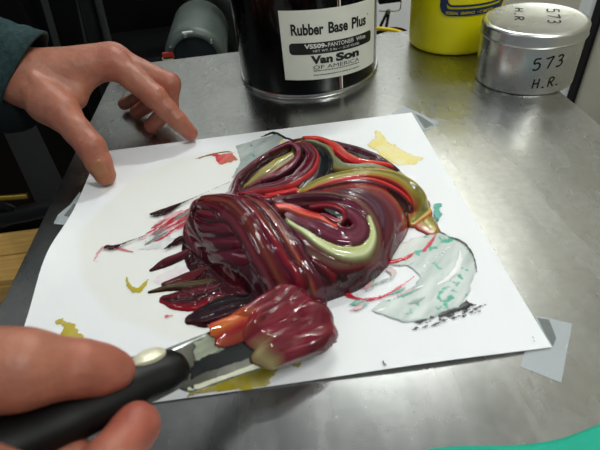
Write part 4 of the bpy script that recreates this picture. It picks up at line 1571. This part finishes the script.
# --- right hand on the knife
T3, T2, T1, T0 = Z(117, 371, .0690), Z(80, 368, .0790), Z(22, 369, .0900), Z(-60, 370, .0980)
I1, I2, I3, I4 = Z(66, 520, .0640), Z(135, 427, .0530), Z(124, 416, .0400), Z(96, 402, .0370)
dm = np.array([-.016, -.010, .002])
W0 = Z(-340, 400, .116)
fingR = [
    [(T0, .0150), (T1, .0140), (T1 * .45 + T2 * .55, .0118), (T2, .0112), (T2 * .4 + T3 * .6, .0100), (T3, .0078)],
    [(I1, .0110), (I1 * .4 + I2 * .6, .0098), (I2, .0098), (I3, .0085), (I4, .0075)],
    [(I1 + dm, .0110), (I2 + dm * 1.4, .0100), (I3 + dm * 1.4, .0086), (I4 + dm * 1.3, .0076)],
    [(I1 + dm * 2, .0105), (I2 + dm * 2.8, .0095), (I3 + dm * 2.7, .0082), (I4 + dm * 2.5, .0072)],
    [(I1 + dm * 3, .0095), (I2 + dm * 4.0, .0082), (I3 + dm * 3.9, .0072), (I4 + dm * 3.7, .0064)],
]
palmR = [
    [(W0, .026), (T0, .0150), (T1, .0130)], [(W0, .026), (I1, .0135)], [(W0 + dm, .024), (I1 + dm, .0135)], [(W0 + dm * 1.5, .023), (I1 + dm * 2, .013)],
    [(W0 + dm * 2, .022), (I1 + dm * 3, .012)], [(W0, .0265), (W0 + np.array([-.09, -.035, .03]), .031)],
]
V, Q = skin_mesh(fingR, palmR, 0.0016)
hr_ = empty('person', W0)
tag(hr_, 'near hand in the lower left gripping the black handle of the putty knife', 'person')
mesh_obj('hand', V, Q, m_skin, hr_, True, cols=skin_cols(V, [(I2, .016, .8), (T2, .014, .45), (T3, .012, .4), (I1, .02, .5), (I3, .012, .6)]))
sleeve([W0 + np.array([-.030, -.012, .010]), W0 + np.array([-.10, -.04, .034]), W0 + np.array([-.2, -.08, .06])], [.040, .046, .055], 'sleeve', m_fleece, hr_, 8)['label'] = 'dark green fleece sleeve'

# ------------------------------------------------------------------ things behind the table
m_mach = mat('black_machine_paint', (5, 5, 6), 0.6, noise=.2, nscale=12, spec=.15)
m_mach2 = mat('grey_machine_paint', (46, 50, 48), 0.45, noise=.2, nscale=14, spec=.4)
m_hose = mat('dark_rubber', (13, 14, 14), 0.5, spec=.3)
m_motor = mat('motor_grey', (82, 92, 88), 0.42, .2, noise=.15, nscale=25)
m_motord = mat('motor_dark', (38, 46, 50), 0.4, .3, noise=.15, nscale=30)
m_red = mat('red_sticker', (178, 56, 44), 0.5)
m_cream = mat('cream_sticker', (206, 190, 150), 0.5)
m_brass = mat('brass', (170, 140, 60), 0.3, 1.0)
m_wood = mat('pine_wood', (232, 184, 104), 0.6, noise=.18, nscale=6, stretch=(1.5, 14, 8), bump=.2, bscale=60)

machine = empty('printing_press', (-0.2, 1.0, FLOOR_Z))
tag(machine, 'black press machinery filling the dark space behind and left of the table', 'machine')
G().box((-1.6, 1.10, FLOOR_Z), (0.335, 1.22, .12)).build('press_cabinet', m_mach, machine, smooth=False, bevel=.01)
psy = min(Z(20, 229, FLOOR_Z + .085)[1] + .01, 1.10)
G().box((-1.7, psy, FLOOR_Z), (-0.36, psy + .08, .75)).build('press_side_panel', m_mach, machine, smooth=False, bevel=.01)  # height above view added so the table's left strip reflects black
G().box((-.24, 0.88, FLOOR_Z), (0.10, 1.10, -.13)).build('press_base', m_mach, machine, smooth=False, bevel=.01)
# slanted dark leg under the hand
pa, pb = Y(20, 130, .62), Y(60, 215, .50)
G().tube([pa + (pa - pb) * .6, pa, pb, pb + (pb - pa) * .3], .035, 4, up=(0, 1, 0)).build('brace', m_mach, machine, smooth=False)
# vertical rods
for (xa, ya, xb, yb, r_, mm) in ((44, 0, 60, 55, .006, m_mach2), (83, -10, 100, 60, .014, m_hose), (95, -10, 113, 60, .007, m_mach2), (78, 0, 88, 50, .004, m_mach2)):
    a, b_ = Y(xa, ya, .80), Y(xb, yb, .80)
    G().tube([a + (a - b_) * 1.2, a, b_, b_ + (b_ - a) * .6], r_, 14).build('rod', mm, machine)
# curved guard over the motor
gp = [Y(*p, .93) for p in ((150, -22), (190, -14), (210, -4), (224, 8), (233, 24), (238, 44), (240, 70), (241, 110))]
G().tube(catmull(gp, 8), .030, 16, up=(0, 1, 0), ell=.8).build('curved_guard', m_mach2, machine)

MCX = Y(196, 58, .66)
motor = empty('electric_motor', MCX)
tag(motor, 'grey cylindrical motor with a dark end face behind the table edge', 'motor')
MR = .0520
rotm = Matrix.Rotation(math.radians(90), 4, 'X') @ Matrix.Identity(4)


def ml(prof, name, m, par=motor, **k):
    return G().lathe(prof, 64, tuple(MCX), rotm).build(name, m, par)


# local z axis of the profile points to -y (towards the viewer)
ml([(0, -.16), (MR * .9, -.16), (MR, -.15), (MR, -.006), (MR * .97, .0)], 'motor_shell', m_motor)
ml([(MR * .97, .0), (MR * .90, .006), (MR * .80, .010), (MR * .74, .010), (MR * .72, .004)], 'end_ring', m_motor)
ml([(MR * .72, .004), (MR * .5, .006), (MR * .2, .006), (0, .006)], 'end_face', m_motord)
for a in (100, 40, 145, 0, 200, 270, 320):
    q_ = math.radians(a)
    c = MCX + np.array([math.cos(q_) * MR * .82, -.0105, math.sin(q_) * MR * .82])
    G().lathe([(0, .003), (.0030, .003), (.0036, 0), (.0036, -.003)], 12, tuple(c), rotm).build('screw', m_tin, motor)
q_ = math.radians(95)
G().box((-.008, -.03, MR - .001), (.008, -.026, MR + .0012)).build('label_slot', m_label, motor).location = MCX
fy = MCX[1] - .0135
for nm, p0, p1, mm in (('warning_sticker', (162, 53.5), (174.5, 58), m_red), ('warning_sticker', (162, 58), (174.5, 63), m_cream)):
    G().box(tuple(np.minimum(Y(*p0, fy), Y(*p1, fy)) - [0, .0005, 0]), tuple(np.maximum(Y(*p0, fy), Y(*p1, fy)) + [0, .0035, 0])).build(nm, mm, motor, smooth=False)

# dark panel edge between the machine and the can
pc = Y(242, 20, .80)
pn = G().box((pc[0] - .014, .80, FLOOR_Z), (pc[0] + .16, .83, .22)).build('cabinet_panel', m_mach, smooth=False, bevel=.004)
tag(pn, 'narrow black upright panel behind the large ink can', 'panel')

# pallet boards on the floor at the left
pal = empty('wooden_pallet', (-.55, .5, FLOOR_Z))
tag(pal, 'pale pine pallet boards on the floor at the left below the table', 'pallet')
PZ = FLOOR_Z + .085
wa = Z(45, 236, PZ)
wb = Z(20, 285, PZ)
x1 = min(Z(60, 250, PZ)[0] + .10, -.26)
yb_ = Z(10, 280, PZ)[1]
dep = psy - .015 - yb_
for k in range(2):
    G().box((x1 - 1.1, yb_ + k * dep / 2 + .003, PZ - .022), (x1, yb_ + (k + 1) * dep / 2 - .003, PZ)).build('pallet_board', m_wood, pal, smooth=False, bevel=.003)
for yy_ in (yb_, yb_ + dep - .045):
    G().box((x1 - 1.1, yy_, FLOOR_Z), (x1, yy_ + .04, PZ - .022)).build('pallet_runner', m_wood, pal, smooth=False, bevel=.003)

# hoses and brass rod above the pallet
hy = .46
for pts, r_, nm, lb, mm in (([(-30, 222), (0, 218), (22, 214), (44, 209), (60, 206)], .013, 'hose', 'thick black hose crossing above the pallet boards', m_hose),
                            ([(-20, 205), (4, 206), (14, 212), (8, 222), (-10, 226)], .006, 'hose', 'thin bent black hose left of the thick hose', m_hose),
                            ([(-30, 199), (0, 198), (28, 196)], .0045, 'brass_rod', 'thin brass rod at the left picture edge', m_brass)):
    ps = catmull([Y(*p, hy) for p in pts], 8)
    o = G().tube(ps, r_, 14).build(nm, mm)
    tag(o, lb, 'hose' if nm == 'hose' else 'rod')

# clip on a wire and cable in front of the white wall
ky = .78
m_wire = mat('steel_wire', (150, 146, 120), 0.35, 1.0)
m_cabley = mat('yellow_cable', (220, 190, 20), 0.45)
clip = empty('bulldog_clip', Y(387, 10, ky))
tag(clip, 'black clip with a wire loop hanging in front of the white wall', 'clip')
G().box(tuple(Y(379, 4, ky) - [0, .004, 0]), tuple(Y(401, -14, ky) + [0, .01, 0])).build('clip_plate', m_mach, clip, smooth=False, bevel=.001)
G().tube(catmull([Y(*p, ky) for p in ((379, 11), (386, 11.3), (396, 11), (400, 9), (401, 3), (401, -6))], 6), .0012, 10).build('wire_loop', m_wire, clip)
for pts in ([(388, 10), (385, 17), (382, 23), (380, 28)], [(389, 10), (388, 17), (387, 23), (386, 28)]):
    G().tube(catmull([Y(*p, ky) for p in pts], 6), [.0034] * 13 + [.0034] * 6 if False else .0028, 10).build('clip_arm', m_hose, clip)
G().tube([Y(388, 9, ky) - [0, .004, 0], Y(388, 13, ky) - [0, .004, 0]], .004, 12).build('pivot', m_wire, clip)
for pts, mm, lb, r_ in (([(370, 27), (380, 28.5), (392, 30), (402, 33), (412, 38)], m_cabley, 'yellow cable arching behind the table edge', .0034),
                        ([(376, 33), (388, 29.5), (398, 29), (406, 32), (414, 38)], m_mach, 'black cable beside the yellow cable', .0034)):
    ps = catmull([Y(p[0], p[1], .72 if mm is m_cabley else .735) for p in pts], 8)
    tag(G().tube(ps, r_, 12).build('cable', mm), lb, 'cable')

# black strip and pale batten on the right wall
ra, rb_ = X(600, 26, WX), X(569, 97, WX)
ym = (ra[1] + rb_[1]) / 2
t1 = G().box((WX - .006, ym - .011, FLOOR_Z), (WX, ym + .011, 1.9)).build('trim_1', m_hose, smooth=False, bevel=.001)
t1['kind'] = 'structure'
t2 = G().box((WX - .012, ym + .011, FLOOR_Z), (WX, ym + .045, 1.9)).build('trim_2', m_wall_w, smooth=False, bevel=.001)
t2['kind'] = 'structure'
